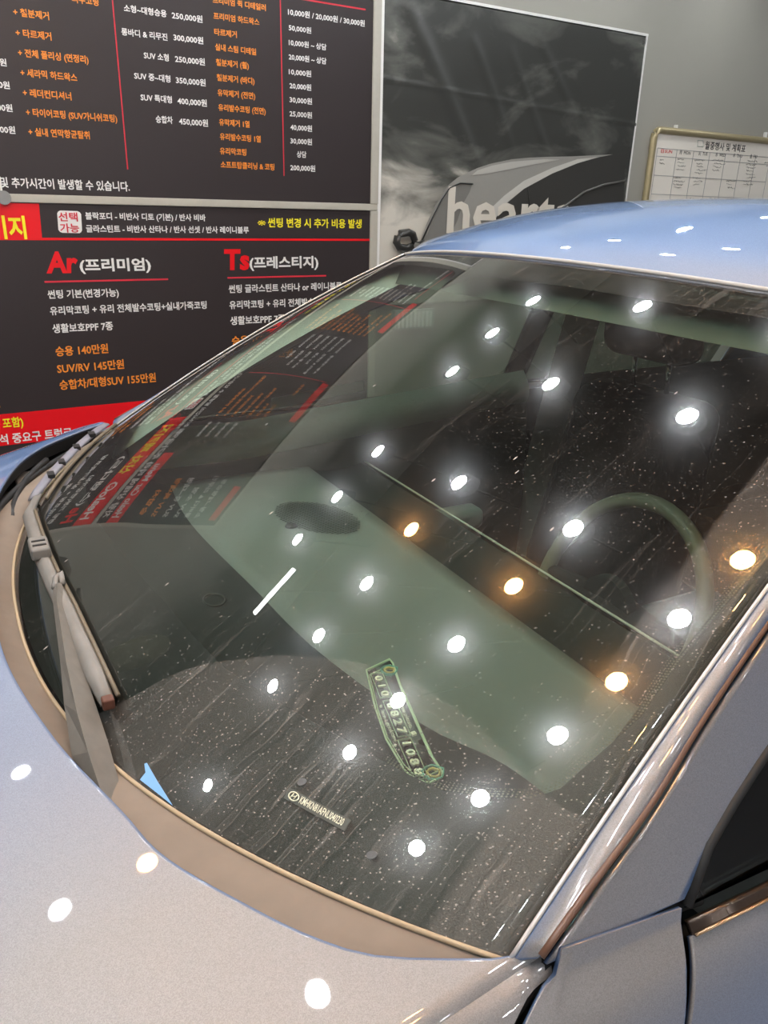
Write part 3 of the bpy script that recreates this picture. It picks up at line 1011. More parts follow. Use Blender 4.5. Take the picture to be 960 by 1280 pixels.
# --- windscreen
def mk_glass():
    root = empty('windscreen')
    root.parent = car
    nu, nv = 96, 64
    V, U, Fc, mi = [], [], [], []
    for k, off in enumerate((0.0, -.005)):
        for j in range(nv + 1):
            for i in range(nu + 1):
                t, s = -1 + 2 * i / nu, -.02 + 1.02 * j / nv
                V.append(S(t, s, off)); U.append((t, s))
    N = (nu + 1) * (nv + 1)
    for j in range(nv):
        for i in range(nu):
            a = j * (nu + 1) + i
            q = (a, a + 1, a + nu + 2, a + nu + 1)
            Fc.append(q[::-1]); mi.append(0)
            Fc.append(tuple(N + x for x in q)); mi.append(1)
    rim = [i for i in range(nu)] + [j * (nu + 1) + nu for j in range(nv)] + [nv * (nu + 1) + i for i in range(nu, 0, -1)] + [j * (nu + 1) for j in range(nv, 0, -1)]
    for a, b in zip(rim, rim[1:] + rim[:1]):
        Fc.append((a, b, N + b, N + a)); mi.append(2)
    o = mesh('glass_pane', V, Fc, [glass, glass_in, rubber_m], root, True, U)
    for p, k in zip(o.data.polygons, mi):
        p.material_index = k
        p.use_smooth = k < 2
    # outside normal up
    if o.data.polygons[0].normal.z < 0:
        o.data.flip_normals()
    # ceramic band
    inner = [(-.956, .192), (-.951, .168), (-.935, .149), (-.905, .138), (-.86, .128), (-.79, .134), (-.721, .141), (-.63, .145), (-.551, .147), (-.508, .148), (-.45, .154), (-.394, .159), (-.28, .167), (-.111, .166), (.0, .160), (.093, .153),
             (.3, .135), (.55, .115), (.8, .10), (.95, .10), (.975, .14), (.972, .4), (.965, .7), (.955, .90), (.94, .935), (.8, .945), (.6, .945), (.32, .942), (.27, .93), (.235, .90), (.215, .875), (.195, .87), (.175, .905), (.15, .925), (.1, .932), (-.013, .933), (-.199, .939), (-.423, .939),
             (-.70, .944), (-.85, .945), (-.925, .93), (-.955, .88), (-.968, .7), (-.978, .504), (-.972, .416), (-.970, .337), (-.972, .266)]
    dense = []
    for (a, b), (c, d) in zip(inner, inner[1:] + inner[:1]):
        n = max(2, int(math.hypot(a - c, b - d) / .03))
        for k in range(n):
            dense.append((a + (c - a) * k / n, b + (d - b) * k / n))
    rings, outer = 7, []
    for (a, b) in dense:
        dx, dy = a, (b - .5) * 2
        k = 1.0 / max(abs(dx), abs(dy))
        outer.append((max(-.999, min(.999, dx * k)), max(-.019, .5 + dy * k / 2)))
    V, Fc = [], []
    n = len(dense)
    for r_ in range(rings + 1):
        for (a, b), (c, d) in zip(dense, outer):
            q = r_ / rings
            V.append(S(a + (c - a) * q, b + (d - b) * q, -.0058))
    for r_ in range(rings):
        for i in range(n):
            Fc.append((r_ * n + i, r_ * n + (i + 1) % n, (r_ + 1) * n + (i + 1) % n, (r_ + 1) * n + i))
    mesh('ceramic_band', V, Fc, frit_m, root, True)
    # dotted fringe
    V, Fc = [], []
    L = 0
    for (a, b), (c, d) in zip(dense, dense[1:] + dense[:1]):
        if not (a < -.80 and b < .6):
            continue
        seg = math.hypot((a - c) * .68, (b - d) * .75)
        k = 0
        nn = max(1, int(seg / .0026))
        for q in range(nn):
            for row in (0, 1, 2, 3):
                f = (q + .5 * (row % 2)) / nn
                t, s = a + (c - a) * f, b + (d - b) * f
                ct, cs = -.45, .55
                l = math.hypot(ct - t, cs - s)
                t += (ct - t) / l * (.002 + row * .0032)
                s += (cs - s) / l * (.002 + row * .0032)
                i0 = len(V)
                rr = .0008 - row * .00012
                for m_ in range(6):
                    an = m_ * math.pi / 3
                    V.append(S(t + rr * math.cos(an) / .70, s + rr * math.sin(an) / .78, -.0058))
                Fc.append(tuple(range(i0, i0 + 6)))
    tag(mesh('band_dots', V, Fc, simple('dot_ceramic', (.16, .155, .12), .6), root), kind='stuff')
    # blue scrap of film under the glass edge
    pts = [hit_glass(a, b) for a, b in ((175.5, 975), (182.5, 966), (181, 955), (184, 954), (196, 975), (216, 1007), (200, 994))]
    P = [S(t, s, .0008) for t, s in pts]
    n = len(P)
    o = mesh('film_scrap', P + [S(t, s, .0002) for t, s in pts], [tuple(range(n))] + [(i, n + i, n + (i + 1) % n, (i + 1) % n) for i in range(n)], blue_m, root)
    o['label'] = 'torn blue film scrap at the glass foot'
    # two small round marks
    for px, py in ((378, 978), (465, 1069)):
        t, s = hit_glass(px, py)
        V = [S(t + .0034 * math.cos(k * .449) / .70, s + .0034 * math.sin(k * .449) / .78, o_) for o_ in (.0012, .0002) for k in range(14)]
        o = mesh('round_mark', V, [tuple(range(14))] + [(i, 14 + i, 14 + (i + 1) % 14, (i + 1) % 14) for i in range(14)], simple('grey_mark', (.095, .095, .095), .5), root)
    # identification strip
    a, b = hit_glass(362, 993), hit_glass(431, 1030)
    A_, B_ = S(*a, .0008), S(*b, .0008)
    ex = Vector(B_ - A_); Ln = ex.length; ex.normalize()
    t, s = (a[0] + b[0]) / 2, (a[1] + b[1]) / 2
    nrm = Vector(S(t, s, .01) - S(t, s)).normalized()
    ey = nrm.cross(ex).normalized()
    w = .0095
    Pm = [Vector(A_) + ex * u + ey * v for u, v in ((-.003, -w / 2), (Ln + .003, -w / 2), (Ln + .004, w / 2), (-.003, w / 2))]
    o = mesh('identity_strip', Pm + [p - nrm * .0006 for p in Pm], [(0, 1, 2, 3), (0, 4, 5, 1), (1, 5, 6, 2), (2, 6, 7, 3), (3, 7, 4, 0)], simple('grey_green_strip', (.07, .075, .06), .5), root)
    rot = Matrix((ex, ey, nrm)).transposed().to_4x4()
    tx = text('KMHKN81AFNU040230', simple('pale_ink', (.72, .72, .55), .5), root, bold=.012)
    tx.matrix_local = Matrix.Translation(Vector(A_) + ex * .0125 - ey * .0025 + nrm * .0006) @ rot
    TEXTS.append((tx, Ln - .0135, .0085))
    el = [Vector(A_) + ex * (.0055 + .0052 * math.cos(k * .5236)) + ey * (.0034 * math.sin(k * .5236)) + nrm * .0008 for k in range(12)]
    tube('oval_emblem', el, .0006, MATS['pale_ink'], root, 5, True)
    c0 = Vector(A_) + ex * .0055 + nrm * .0008
    for sx in (-.0018, .0018):
        tube('oval_emblem', [c0 + ex * (sx - .0006) - ey * .0022, c0 + ex * (sx + .0006) + ey * .0022], .0005, MATS['pale_ink'], root, 5)
    tube('oval_emblem', [c0 - ex * .0018 - ey * .0006, c0 + ex * .0018 + ey * .0006], .0005, MATS['pale_ink'], root, 5)
    return root


mk_glass()

# --- hood
def hz_(x, y):
    """height of the bonnet skin"""
    return 1.1265 - .05 * (x - .1) - .10 * (x - .1) ** 2 - .05 * y * y


def on_hood(px, py):
    d = cray(px, py)
    lo, hi = .1, 2.0
    for _ in range(50):
        md = (lo + hi) / 2
        P = CARCAM + d * md
        if P[2] > hz_(P[0], P[1]): lo = md
        else: hi = md
    return CARCAM + d * lo


HE = [on_hood(*q) for q in ((686, 1189), (640, 1197), (555, 1199), (470, 1195), (400, 1175), (300, 1127), (200, 1067), (157, 1020), (67, 923), (0, 807), (0, 612), (50, 560), (130, 528))]
HX = sorted((p[1], p[0]) for p in HE)
YN, YF = HX[-1][0], HX[0][0]


def hood(u, v):
    y = YF + (YN - YF) * u
    xe = spline(HX, y)
    x = xe + v * (1.30 - xe)
    k = min(1.0, (x - xe) / .30)
    return (x, y * (1 + .10 * (x - xe)), hz_(x, y) - .42 * max(0, -y - .35) ** 2 * k * k * (3 - 2 * k))


hd = grid('bonnet', lambda u, v: hood(u, v ** 1.6), 120, 50, paint, car, flip=False)
if hd.data.polygons[0].normal.z < 0:
    hd.data.flip_normals()
solid(hd, .006)
bv = [hood(i / 120, 0) for i in range(121)]
tube('bonnet_edge', [Vector(p) + Vector((.0005, 0, -.002)) for p in bv], .0020, paint, car, 8)
grid('bonnet_return', lambda u, v: Vector(hood(u, 0)) + Vector((-.001 + .012 * v, 0, -.004 - .028 * v)), 120, 2, body_m, car)

GAPL = [(-.03, 1.108), (-.012, 1.104), (.008, 1.094), (.030, 1.082), (.30, 1.03), (.8, .95), (1.3, .80)]


def gapz(x):
    return lerp_table(GAPL, x)


for sg, nm in ((1, 'bonnet_flank'), (-1, 'bonnet_flank')):
    def flank(u, v, sg=sg):
        if sg > 0:
            a = np.array(hood(1, u ** 1.6))
        else:
            a = np.array(hood(0, u ** 1.6))
        x = a[0] + .002
        zb_ = gapz(x) + .001
        b = np.array([x + .004, sg * (ys(x, zb_) + (.0 if sg > 0 else .06)), min(zb_, a[2] - .006)])
        q = a + (b - a) * v
        q[2] += .35 * abs(b[1] - a[1]) * math.sin(math.pi * v) * .5
        return q
    o = grid(nm, flank, 60, 6, paint, car)
    if o.data.polygons[100].normal.z < 0:
        o.data.flip_normals()

# --- cowl
def cowl(u, v):
    t = -.995 + 1.99 * u
    y = -WB * t
    g = S(t, -.004)
    hx = spline(HX, max(YF, min(YN, y)))
    hz = hz_(hx, y)
    w = hx - g[0] + .012
    x = g[0] + (w if y > .0 else min(w, .035 + .012)) * v
    z = g[2] - .001 + (hz - .030 - g[2] + .001) * v + .004 * math.sin(v * math.pi)
    return (x, y, z)


grid('cowl_panel', cowl, 110, 8, cowl_m, car)
grid('cowl_well', lambda u, v: np.array(cowl(u, 1)) + np.array([.16 * v - .002, 0, -.012 - .05 * v]), 80, 3, simple('black_cowl_grille', (.022, .018, .015), .7), car)
mesh_pts, mesh_f = [], []
for i in range(46):
    for j in range(9):
        y = -.30 - i * .0095
        t = -y / WB
        c = np.array(cowl((t + .995) / 1.99, 1)) + np.array([.008 + j * .0085 + (.004 if i % 2 else 0), 0, -.0125 - .05 * (.01 + j * .0085) / .16])
        i0 = len(mesh_pts)
        for k in range(6):
            mesh_pts.append(c + np.array([.0026 * math.cos(k * 1.047), .0026 * math.sin(k * 1.047), 0]))
        mesh_f.append(tuple(range(i0, i0 + 6)))
tag(mesh('cowl_grille_perforation', mesh_pts, mesh_f, simple('grille_dust', (.12, .09, .07), .8), car), kind='stuff')
tube('cowl_seal', [np.array(cowl(u / 60, 1)) + np.array([.004, 0, .004]) for u in range(29, 61)], .006, rubber_m, car, 8)
tube('glass_foot_seal', [S(-1 + 2 * i / 100, -.004, .001) for i in range(101)], .0022, simple('dusty_seal', (.40, .31, .20), .7), car, 6)

# --- pillar strips (windscreen side)
BR = [ray_side(a, b) for a, b in ((675, 1196), (742, 1102), (810, 1009), (877, 900), (960, 777))]
bx_ = [(p[0], p[2]) for p in BR][::-1]
BRL = sorted([(p[0], p[2]) for p in BR]) 
BRL.insert(0, (-.66, 1.462)); BRL.insert(1, (-.46, 1.370))



def brown(s):
    x = -.66 + (BRL[-1][0] + .66) * (1 - s)
    z = spline(BRL, x)
    return np.array([x, ys(x, z), z])


for sg in (1, -1):
    def pil(u, v, sg=sg):
        g = S(-1, .0 + 1.0 * v, .001)
        b = brown(max(0, v))
        p = g + (b - g) * u
        e = np.array([0, .6, .8])
        p = p + e * (.006 * math.sin(math.pi * u) ** .7 + .001)
        p[1] *= sg
        return p
    o = grid('pillar_strip', pil, 8, 50, paint, car)
    o.data.update()
    if o.data.polygons[100].normal.z < 0:
        o.data.flip_normals()
    solid(o, .003)
    tube('pillar_seal', [brown(i / 50) * np.array([1, sg, 1]) + np.array([0, sg * .001, .0015]) for i in range(51)], .0028, seal_m, car, 8)
    tube('glass_side_highlight', [S(-sg, .0 + 1.0 * i / 60, .003) for i in range(61)], .0018, edge_m, car, 8)  # highlight on the pillar chamfer, built as a pale strip

# --- body sides
WT = [(-2.05, 1.20), (-2.0, 1.30), (-1.8, 1.40), (-1.5, 1.436), (-1.2, 1.440), (-.95, 1.428), (-.75, 1.395), (-.55, 1.325), (-.40, 1.257)]
wl = [ray_side(a, b) for a, b in ((960, 940), (900, 1035), (870, 1095), (861, 1128))]
WT += [(p[0], p[2]) for p in wl]
XW0, ZW0 = WT[-1]
WTS = WT


def wtop(x):
    return spline(WTS, x) if x > -2.05 else 1.2


tr = [ray_side(a, b) for a, b in ((862, 1143), (960, 1098), (858, 1168), (960, 1118))]
z_tr1, z_tr0 = (tr[0][2] + tr[1][2]) / 2, (tr[2][2] + tr[3][2]) / 2
g1, g2 = ray_side(855, 1143), ray_side(858, 1280)
GX = lambda z: g1[0] + (g1[2] - z) * (g2[0] - g1[0]) / (g1[2] - g2[2]) if z > .95 else g1[0] + (g1[2] - .95) * (g2[0] - g1[0]) / (g1[2] - g2[2])
lg = [ray_side(a, b) for a, b in ((690, 1184), (769, 1160), (860, 1126))]

for sg in (1, -1):
    Sg = lambda p, sg=sg: (p[0], sg * p[1], p[2])

    def side_patch(name, fxz, nu, nv, mat, push=0.0, thick=.004, sg=sg):
        def f(u, v):
            x, z = fxz(u, v)
            return (x, sg * (ys(x, z) + push), z)
        o = grid(name, f, nu, nv, mat, car)
        pl = o.data.polygons[len(o.data.polygons) // 2]
        if pl.normal.y * sg < 0:
            o.data.flip_normals()
        if thick:
            solid(o, thick)
        return o
    # pillar panel between the brown seal and the side window, up to the cant rail

    def pp(u, v):
        b = brown(v)
        bx, bz = b[0] - .004, b[2] - .006
        k = v ** 1.15
        x1 = XW0 + (-.95 - XW0) * k
        z1 = wtop(x1)
        if v < .02:
            x1, z1 = lg[2][0] + .003, lg[2][2] + .002
        return bx + (x1 - bx) * u, bz + (z1 - bz) * u
    side_patch('pillar_panel', pp, 14, 60, paint)
    # cant rail above the windows
    def rail(u, v):
        x = -.66 - 1.9 * u
        z0 = 1.462 + .02 * min(1, u * 4)
        return x, z0 + (wtop(x if x > -2.0 else -2.0) - z0) * v
    side_patch('cant_rail', rail, 40, 6, paint)
    # front wing
    def wing(u, v):
        z_lo = .36
        if u < .3:
            k = u / .3
            zt = lg[2][2] - .006 + (lg[0][2] - .006 - lg[2][2] + .006) * k
            xt = None
        x_r = lambda z: GX(z) + .0035
        k = u ** 1.8
        # columns from the door gap forward
        xt = (GX(1.1) + .0035) + (1.30 - GX(1.1)) * k
        zt = (lg[2][2] - .0012) + (lg[0][2] - lg[2][2]) * min(1, (xt - lg[2][0]) / (lg[0][0] - lg[2][0])) if xt < lg[0][0] else gapz(xt) - .0015
        zt = min(zt, lg[0][2] - .002) if xt > lg[0][0] else zt
        z = zt + (z_lo - zt) * v ** 2.2
        x = xt + (GX(z) - GX(zt)) * (1 - u) ** 3
        return x, z
    side_patch('front_wing', wing, 90, 60, paint)

    def door(u, v):
        zt = z_tr0 - .002
        z = zt + (.36 - zt) * v ** 2.0
        x = (GX(z) - .0035) + (-1.15 - GX(z)) * u ** 1.5
        return x, z
    side_patch('door_skin', door, 60, 50, paint)
    if sg > 0:
        dh = box('door_handle', (-1.02, ys(-.95, .93) + .001, .90), (-.86, ys(-.95, .93) + .012, .925), paint, car, .004)
    side_patch('rear_door_skin', lambda u, v: (-1.158 - .92 * u, (z_tr0 - .002) + (.36 - z_tr0) * v), 20, 30, paint)
    side_patch('rear_quarter', lambda u, v: (-2.085 - .62 * u, (1.45 if u > .2 else 1.2 + .25 * u / .2) + (.36 - 1.45) * v), 16, 24, paint)
    # lower window moulding, window glass, seals
    def mold(u, v):
        return (XW0 + .006 - .0035 * 0) + (-2.05 - XW0) * u, z_tr0 + (z_tr1 - z_tr0) * v
    o = side_patch('window_moulding', mold, 40, 4, bronze_m, .0035, .006)
    tube('moulding_edge', [(XW0 + .006 + (-2.05 - XW0) * u / 30, sg * (ys(XW0, z_tr0 + .0012) + .0048 + (ys(XW0 + (-2.05 - XW0) * u / 30, z_tr0) - ys(XW0, z_tr0))), z_tr0 + .0012) for u in range(31)], .0014, simple('copper_highlight', (.5, .33, .2), .25, .8), car, 6)

    def wg(u, v):
        x = XW0 + (-1.12 - XW0) * u
        return x, z_tr1 + (max(wtop(x), z_tr1 + .001) - z_tr1) * v
    side_patch('side_window', wg, 40, 10, side_glass if sg > 0 else clear_pane, -.006, .003)
    side_patch('rear_side_window', lambda u, v: (-1.20 - .82 * u, z_tr1 + (max(wtop(-1.20 - .82 * u), z_tr1 + .001) - z_tr1) * v), 20, 8, side_glass if sg > 0 else rear_tint, -.006, .003)
    side_patch('window_pillar', lambda u, v: (-1.115 - .09 * u, z_tr1 + (1.44 - z_tr1) * v), 4, 10, rubber_m, -.003, .004)
    fr_pts = []
    for i in range(61):
        x = XW0 + .002 + (-2.03 - XW0) * i / 60
        fr_pts.append((x, sg * (ys(x, wtop(x)) - .001), wtop(x)))
    tube('window_seal', fr_pts, .0042, rubber_m, car, 8)
    # dark sheet added behind the joints to block light in the gaps
    side_patch('joint_light_block', lambda u, v: (1.2 - 3.8 * u, min(1.075, gapz(1.2 - 3.8 * u) - .03) + (.34 - 1.075) * v * .95), 30, 12, body_m, -.03, .004)
    tube('joint_light_block_top', [(x_, sg * (ys(x_, z_) - .014), z_) for x_, z_ in ((.05, 1.070), (lg[0][0] - .01, lg[0][2] - .014), (lg[1][0], lg[1][2] - .010), (lg[2][0] - .02, lg[2][2] - .012))], .006, body_m, car, 8)
    # inner door panel
    zi = 1.095
    yi = .705
    bel = lambda x: zi if x > -.3 else zi + (-.3 - x) * .075
    grid('inner_door_cap', lambda u, v: (-.02 - 1.10 * u, sg * (yi - .035 * math.sin(v * 2.2) ** 1), bel(-.02 - 1.10 * u) - .085 * v), 20, 6, door_m, car)
    grid('inner_door_panel', lambda u, v: (-.02 - 1.10 * u, sg * (yi - .035 * math.sin(2.2) - .02 * math.sin(v * 3.1)), bel(-.02 - 1.10 * u) - .085 - .62 * v), 20, 10, doord_m, car)
    box('door_armrest', (-.95, min(sg * .60, sg * .69), .74), (-.30, max(sg * .60, sg * .69), .80), door_m, car, .02, 3)
    grid('centre_pillar_trim', lambda u, v: (-1.08 - .13 * u - .09 * v, sg * (.690 - .115 * v ** 1.6), .45 + 1.0 * v), 4, 12, beige_m, car)
    grid('rear_inner_panel', lambda u, v: (-1.25 - 1.3 * u, sg * .70, 1.13 - .75 * v), 8, 8, doord_m, car)
    grid('screen_pillar_trim', lambda u, v: S(-sg * (1 - (.115 if sg < 0 else .05) * u), .02 + .96 * v, -.012 - .035 * u), 5, 24, beige_m if sg < 0 else simple('brown_pillar_trim', (.05, .045, .035), .8), car)

# --- roof
ZE = [(-2.75, 1.47), (-2.3, 1.53), (-1.9, 1.562), (-1.5, 1.575), (-1.2, 1.574), (-1.0, 1.565), (-.88, 1.548), (-.79, 1.528), (-.70, 1.500), (-.6586, 1.4745)]


def roof(u, v):
    t = -1 + 2 * u
    h = S(t, 1.0, .0015)
    xr = h[0] + (-2.72 - h[0]) * v
    k = min(1, v * 6)
    ze = spline(ZE, XH + (xr - h[0]) * 1.0)
    half = WH + .02 * min(1, v * 8) - .05 * max(0, v - .6)
    z = ze + (CR + .006 * k) * (1 - t * t) - .012 * k * abs(t) ** 8
    if v == 0:
        z = h[2]
    return (xr, -half * t, z)


rf = grid('roof_panel', lambda u, v: roof(u, v ** 1.7), 60, 70, paint, car)
if rf.data.polygons[100].normal.z < 0:
    rf.data.flip_normals()
solid(rf, .004)
tube('roof_front_seal', [np.array(S(-1 + 2 * i / 60, 1.0, .002)) for i in range(61)], .0030, simple('grey_seal', (.45, .44, .42), .5), car, 8)
grid('roof_side_drip', lambda u, v: (lambda p: (p[0], p[1] - .0 - .028 * v, p[2] - .045 * v ** .7))(roof(1, u)), 40, 4, paint, car)
grid('roof_side_drip', lambda u, v: (lambda p: (p[0], p[1] + .028 * v, p[2] - .045 * v ** .7))(roof(0, u)), 40, 4, paint, car)
grid('headlining', lambda u, v: (lambda p: (p[0] - .01, p[1] * .96, p[2] - .032 - .02 * math.exp(-v * 30)))(roof(u, .02 + .95 * v)), 30, 30, lining_m, car)
grid('header_trim', lambda u, v: S(-.95 + 1.9 * u, .99 - .066 * v, -.012 - .03 * v), 30, 4, lining_m, car)
for y0, y1 in ((.10, .50), (-.50, -.10)):
    t0, t1 = -y1 / .62, -y0 / .62
    grid('sun_visor', lambda u, v, t0=t0, t1=t1: S(t0 + (t1 - t0) * u, .93, 0) + np.array([-.03 - .13 * v, 0, -.035 - .0 * v]), 8, 6, door_m, car, thick=.012)

# --- tail, floor pan, wheels
grid('tailgate', lambda u, v: (-2.72 - .10 * math.sin(v * 2), (-1 + 2 * u) * (.56 + .2 * v), 1.47 - 1.1 * v), 12, 12, paint, car, thick=.004)
grid('nose_panel', lambda u, v: (1.30 + .05 * math.sin(v * 3), (-1 + 2 * u) * .80, .90 - .5 * v), 12, 8, paint, car, thick=.004)
box('floor_pan', (-2.65, -.78, .26), (1.25, .78, .36), body_m, car)
box('firewall', (-.05, -.72, .36), (.0, .72, .90), body_m, car)
for wx in (.78, -2.15):
    for wy in (-.80, .80):
        V, Fc = [], []
        n, prof = 32, [(.20, -.10), (.31, -.105), (.345, -.08), (.35, 0), (.345, .08), (.31, .105), (.20, .10)]
        for r_, yy in prof:
            for i in range(n):
                a = 2 * math.pi * i / n
                V.append((wx + r_ * math.cos(a), wy + yy, .35 + r_ * math.sin(a)))
        for k in range(len(prof) - 1):
            for i in range(n):
                Fc.append((k * n + i, k * n + (i + 1) % n, (k + 1) * n + (i + 1) % n, (k + 1) * n + i))
        w = mesh('wheel', V, Fc, tyre_m, car, True)
        V, Fc = disc_prism(wx, wy - .09, .35, .20, .18, 24, 'y')
        mesh('wheel_rim', V, Fc, alu_m, w)

# --- dashboard
FE = [(-.72, -.108), (-.461, -.085), (-.10, -.105), (.122, -.122), (.364, -.18), (.434, -.215), (.52, -.232), (.72, -.26)]
dz = .97


def dfront(u, v):
    y = -.70 + 1.40 * u
    t = -y / WB
    g = S(t, .0)
    xf = spline(FE, y)
    x0_ = g[0] - .035
    return (x0_ + (xf - x0_) * v, y, dz + (g[2] - .035 - dz) * (1 - v) ** 1.5 + .0)


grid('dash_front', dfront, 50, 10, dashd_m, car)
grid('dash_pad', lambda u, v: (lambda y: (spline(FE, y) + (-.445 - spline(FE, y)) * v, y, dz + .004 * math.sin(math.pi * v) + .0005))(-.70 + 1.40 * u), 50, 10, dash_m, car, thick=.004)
grid('dash_lip', lambda u, v: (-.4455 - .145 * v, -.70 + 1.40 * u, dz - .008 - .010 * math.sin(v * math.pi)), 20, 6, dashd_m, car)
tube('dash_trim_line', [(-.592, -.65 + 1.03 * i / 10, dz + .001) for i in range(11)], .0022, simple('pale_trim', (.55, .55, .45), .4), car, 6)
grid('dash_face', lambda u, v: (-.595 + .12 * math.sin(v * 1.5), -.70 + 1.40 * u, dz - .012 - .45 * v), 20, 8, seat_m, car)
box('display_panel', (-.60, -.10, .84), (-.585, .58, .955), simple('display_glass', (.006, .006, .008), .1), car, .004)
# speaker grille: one mesh of tiny holes
V, Fc = [], []
ca, sa = math.cos(.5), math.sin(.5)
for i in range(-14, 15):
    for j in range(-10, 11):
        if (i / 14.5) ** 2 + (j / 10.5) ** 2 > 1:
            continue
        xx, yy = j * .0072, i * .0072
        px_, py_ = -.325 + xx * ca - yy * sa * .6, -.345 + xx * sa * .3 + yy
        i0 = len(V)
        for k in range(4):
            V.append((px_ + .0024 * (1, -1, -1, 1)[k], py_ + .0024 * (1, 1, -1, -1)[k], dz + .0054))
        Fc.append((i0, i0 + 1, i0 + 2, i0 + 3))
tag(mesh('speaker_grille', V, Fc, simple('grille_hole', (.02, .024, .022), .8), car), kind='stuff')
p = onz(364, 656, dz + .008)


def dome(u, v):
    a, b = u * 2 * math.pi, v * math.pi / 2
    return (p[0] + .013 * math.cos(a) * math.cos(b), p[1] + .013 * math.sin(a) * math.cos(b), dz + .004 + .008 * math.sin(b))


grid('light_sensor', dome, 16, 6, rubber_m, car)
p2 = onz(268, 750, dz + .01)
tube('defroster_ring', [(p2[0] + .017 * math.cos(k * .349), p2[1] + .022 * math.sin(k * .349), dfront((p2[1] + .70) / 1.4, .75)[2] + .003) for k in range(18)], .0016, simple('ring_grey', (.035, .04, .038), .5), car, 6, True)

# --- steering wheel
wc = Vector((-.64, .185, .955))
ax_ = Vector((1, 0, .42)).normalized()
ua = Vector((0, 1, 0))
va = ax_.cross(ua).normalized()
tube('steering_wheel', [wc + ua * .168 * math.cos(k * .1309) + va * .185 * math.sin(k * .1309) for k in range(48)], .0135, wheel_m, car, 10, True)
tube('wheel_spoke', [wc + ua * .155, wc, wc - ua * .155], [.014, .04, .014], seat_m, car, 8, flat=.5)
tube('wheel_spoke', [wc, wc - va * .17 if va.z > 0 else wc + va * .17], [.03, .016], seat_m, car, 8, flat=.5)
V, Fc = disc_prism(0, 0, 0, .055, .02, 24, 'y')
hub = mesh('wheel_hub', [(wc.x + v[1] + .0, wc.y + v[0], wc.z + v[2]) for v in V], Fc, dashd_m, car)
box('steering_column', (-.62, wc.y - .04, .84), (-.50, wc.y + .04, .93), seat_m, car, .01)


# --- seats
def seat(y, sx=-1.10):
    b = box('seat_cushion', (sx + .04, y - .25, .50), (sx + .56, y + .25, .68), seat_m, car, .05, 4)
    bk = box('seat_backrest', (sx - .10, y - .235, .62), (sx + .06, y + .235, 1.17), seat_m, car, .055, 4, taper=(-.10, .82))
    hr = box('headrest', (sx - .17, y - .135, 1.245), (sx - .055, y + .135, 1.40), seat_m, car, .045, 4, taper=(.02, .9))
    for s_ in (-.055, .055):
        tube('headrest_post', [(sx - .125, y + s_, 1.14), (sx - .115, y + s_, 1.27)], .006, chrome_m, hr, 8)


seat(-.335)
seat(.36)
box('centre_console', (-1.25, -.09, .36), (-.45, .09, .74), doord_m, car, .03, 3)
box('rear_bench', (-2.25, -.62, .40), (-1.75, .62, .66), seat_m, car, .05, 4)
box('rear_seat_back', (-2.45, -.62, .55), (-2.25, .62, 1.12), doord_m, car, .05, 4, taper=(-.10, .95))
for y in (-.40, .0, .40):
    box('rear_headrest', (-2.44, y - .12, 1.13), (-2.34, y + .12, 1.28), doord_m, car, .04, 3)

# --- wipers
def lift(px, py, off):
    t, s = hit_glass(px, py)
    return np.array(S(t, s, off))


def wiper_blade(name, pts, wdt, mat, parent):
    V, Fc = [], []
    n = len(pts)
    for i, p in enumerate(pts):
        d = Vector(pts[min(i + 1, n - 1)]) - Vector(pts[max(i - 1, 0)])
        d.normalize()
        nrm = Vector((.42, 0, .9))
        sd = d.cross(nrm).normalized()
        if sd.x < 0: sd = -sd
        w = wdt if 0 < i < n - 1 else wdt * .75
        for a, b in ((-.5, .0), (-.42, .35), (-.05, .75), (.40, .30), (.5, 0)):
            V.append(Vector(p) + sd * a * w + nrm * b * w * .55)
    for i in range(n - 1):
        for k in range(5):
            Fc.append((i * 5 + k, i * 5 + (k + 1) % 5, (i + 1) * 5 + (k + 1) % 5, (i + 1) * 5 + k))
    Fc += [tuple(range(5))[::-1], tuple(range((n - 1) * 5, n * 5))]
    return mesh(name, V, Fc, mat, parent, True)


wp1 = empty('wiper'); wp1.parent = car
pix1 = [(154, 876), (138, 842), (119, 802), (100, 762), (82, 728), (68, 698), (57, 668), (49, 645), (44, 628)]
q1 = [hit_glass(a, b) for a, b in pix1]
P1 = [S(t, max(.012, s - .012), .012) for t, s in q1]
wiper_blade('blade', P1, .021, wiper_m, wp1)
tube('rubber_edge', [S(t, s + .001, .010) for t, s in q1], .0026, blade_m, wp1, 6)
box_c = P1[5]
cl = box('clip', tuple(np.array(box_c) + np.array([-.012, -.03, .004])), tuple(np.array(box_c) + np.array([.014, .02, .022])), wiper_m, wp1, .004)
for dy in (-.012, .004):
    box('clip_slot', tuple(np.array(box_c) + np.array([-.008, dy, .0215])), tuple(np.array(box_c) + np.array([.010, dy + .004, .0232])), rubber_m, wp1)
tipc = P1[0] + np.array([0, .006, .004])
box('end_cap', tuple(tipc - .006), tuple(tipc + .006), simple('rust_brown', (.10, .035, .02), .6), wp1, .002)


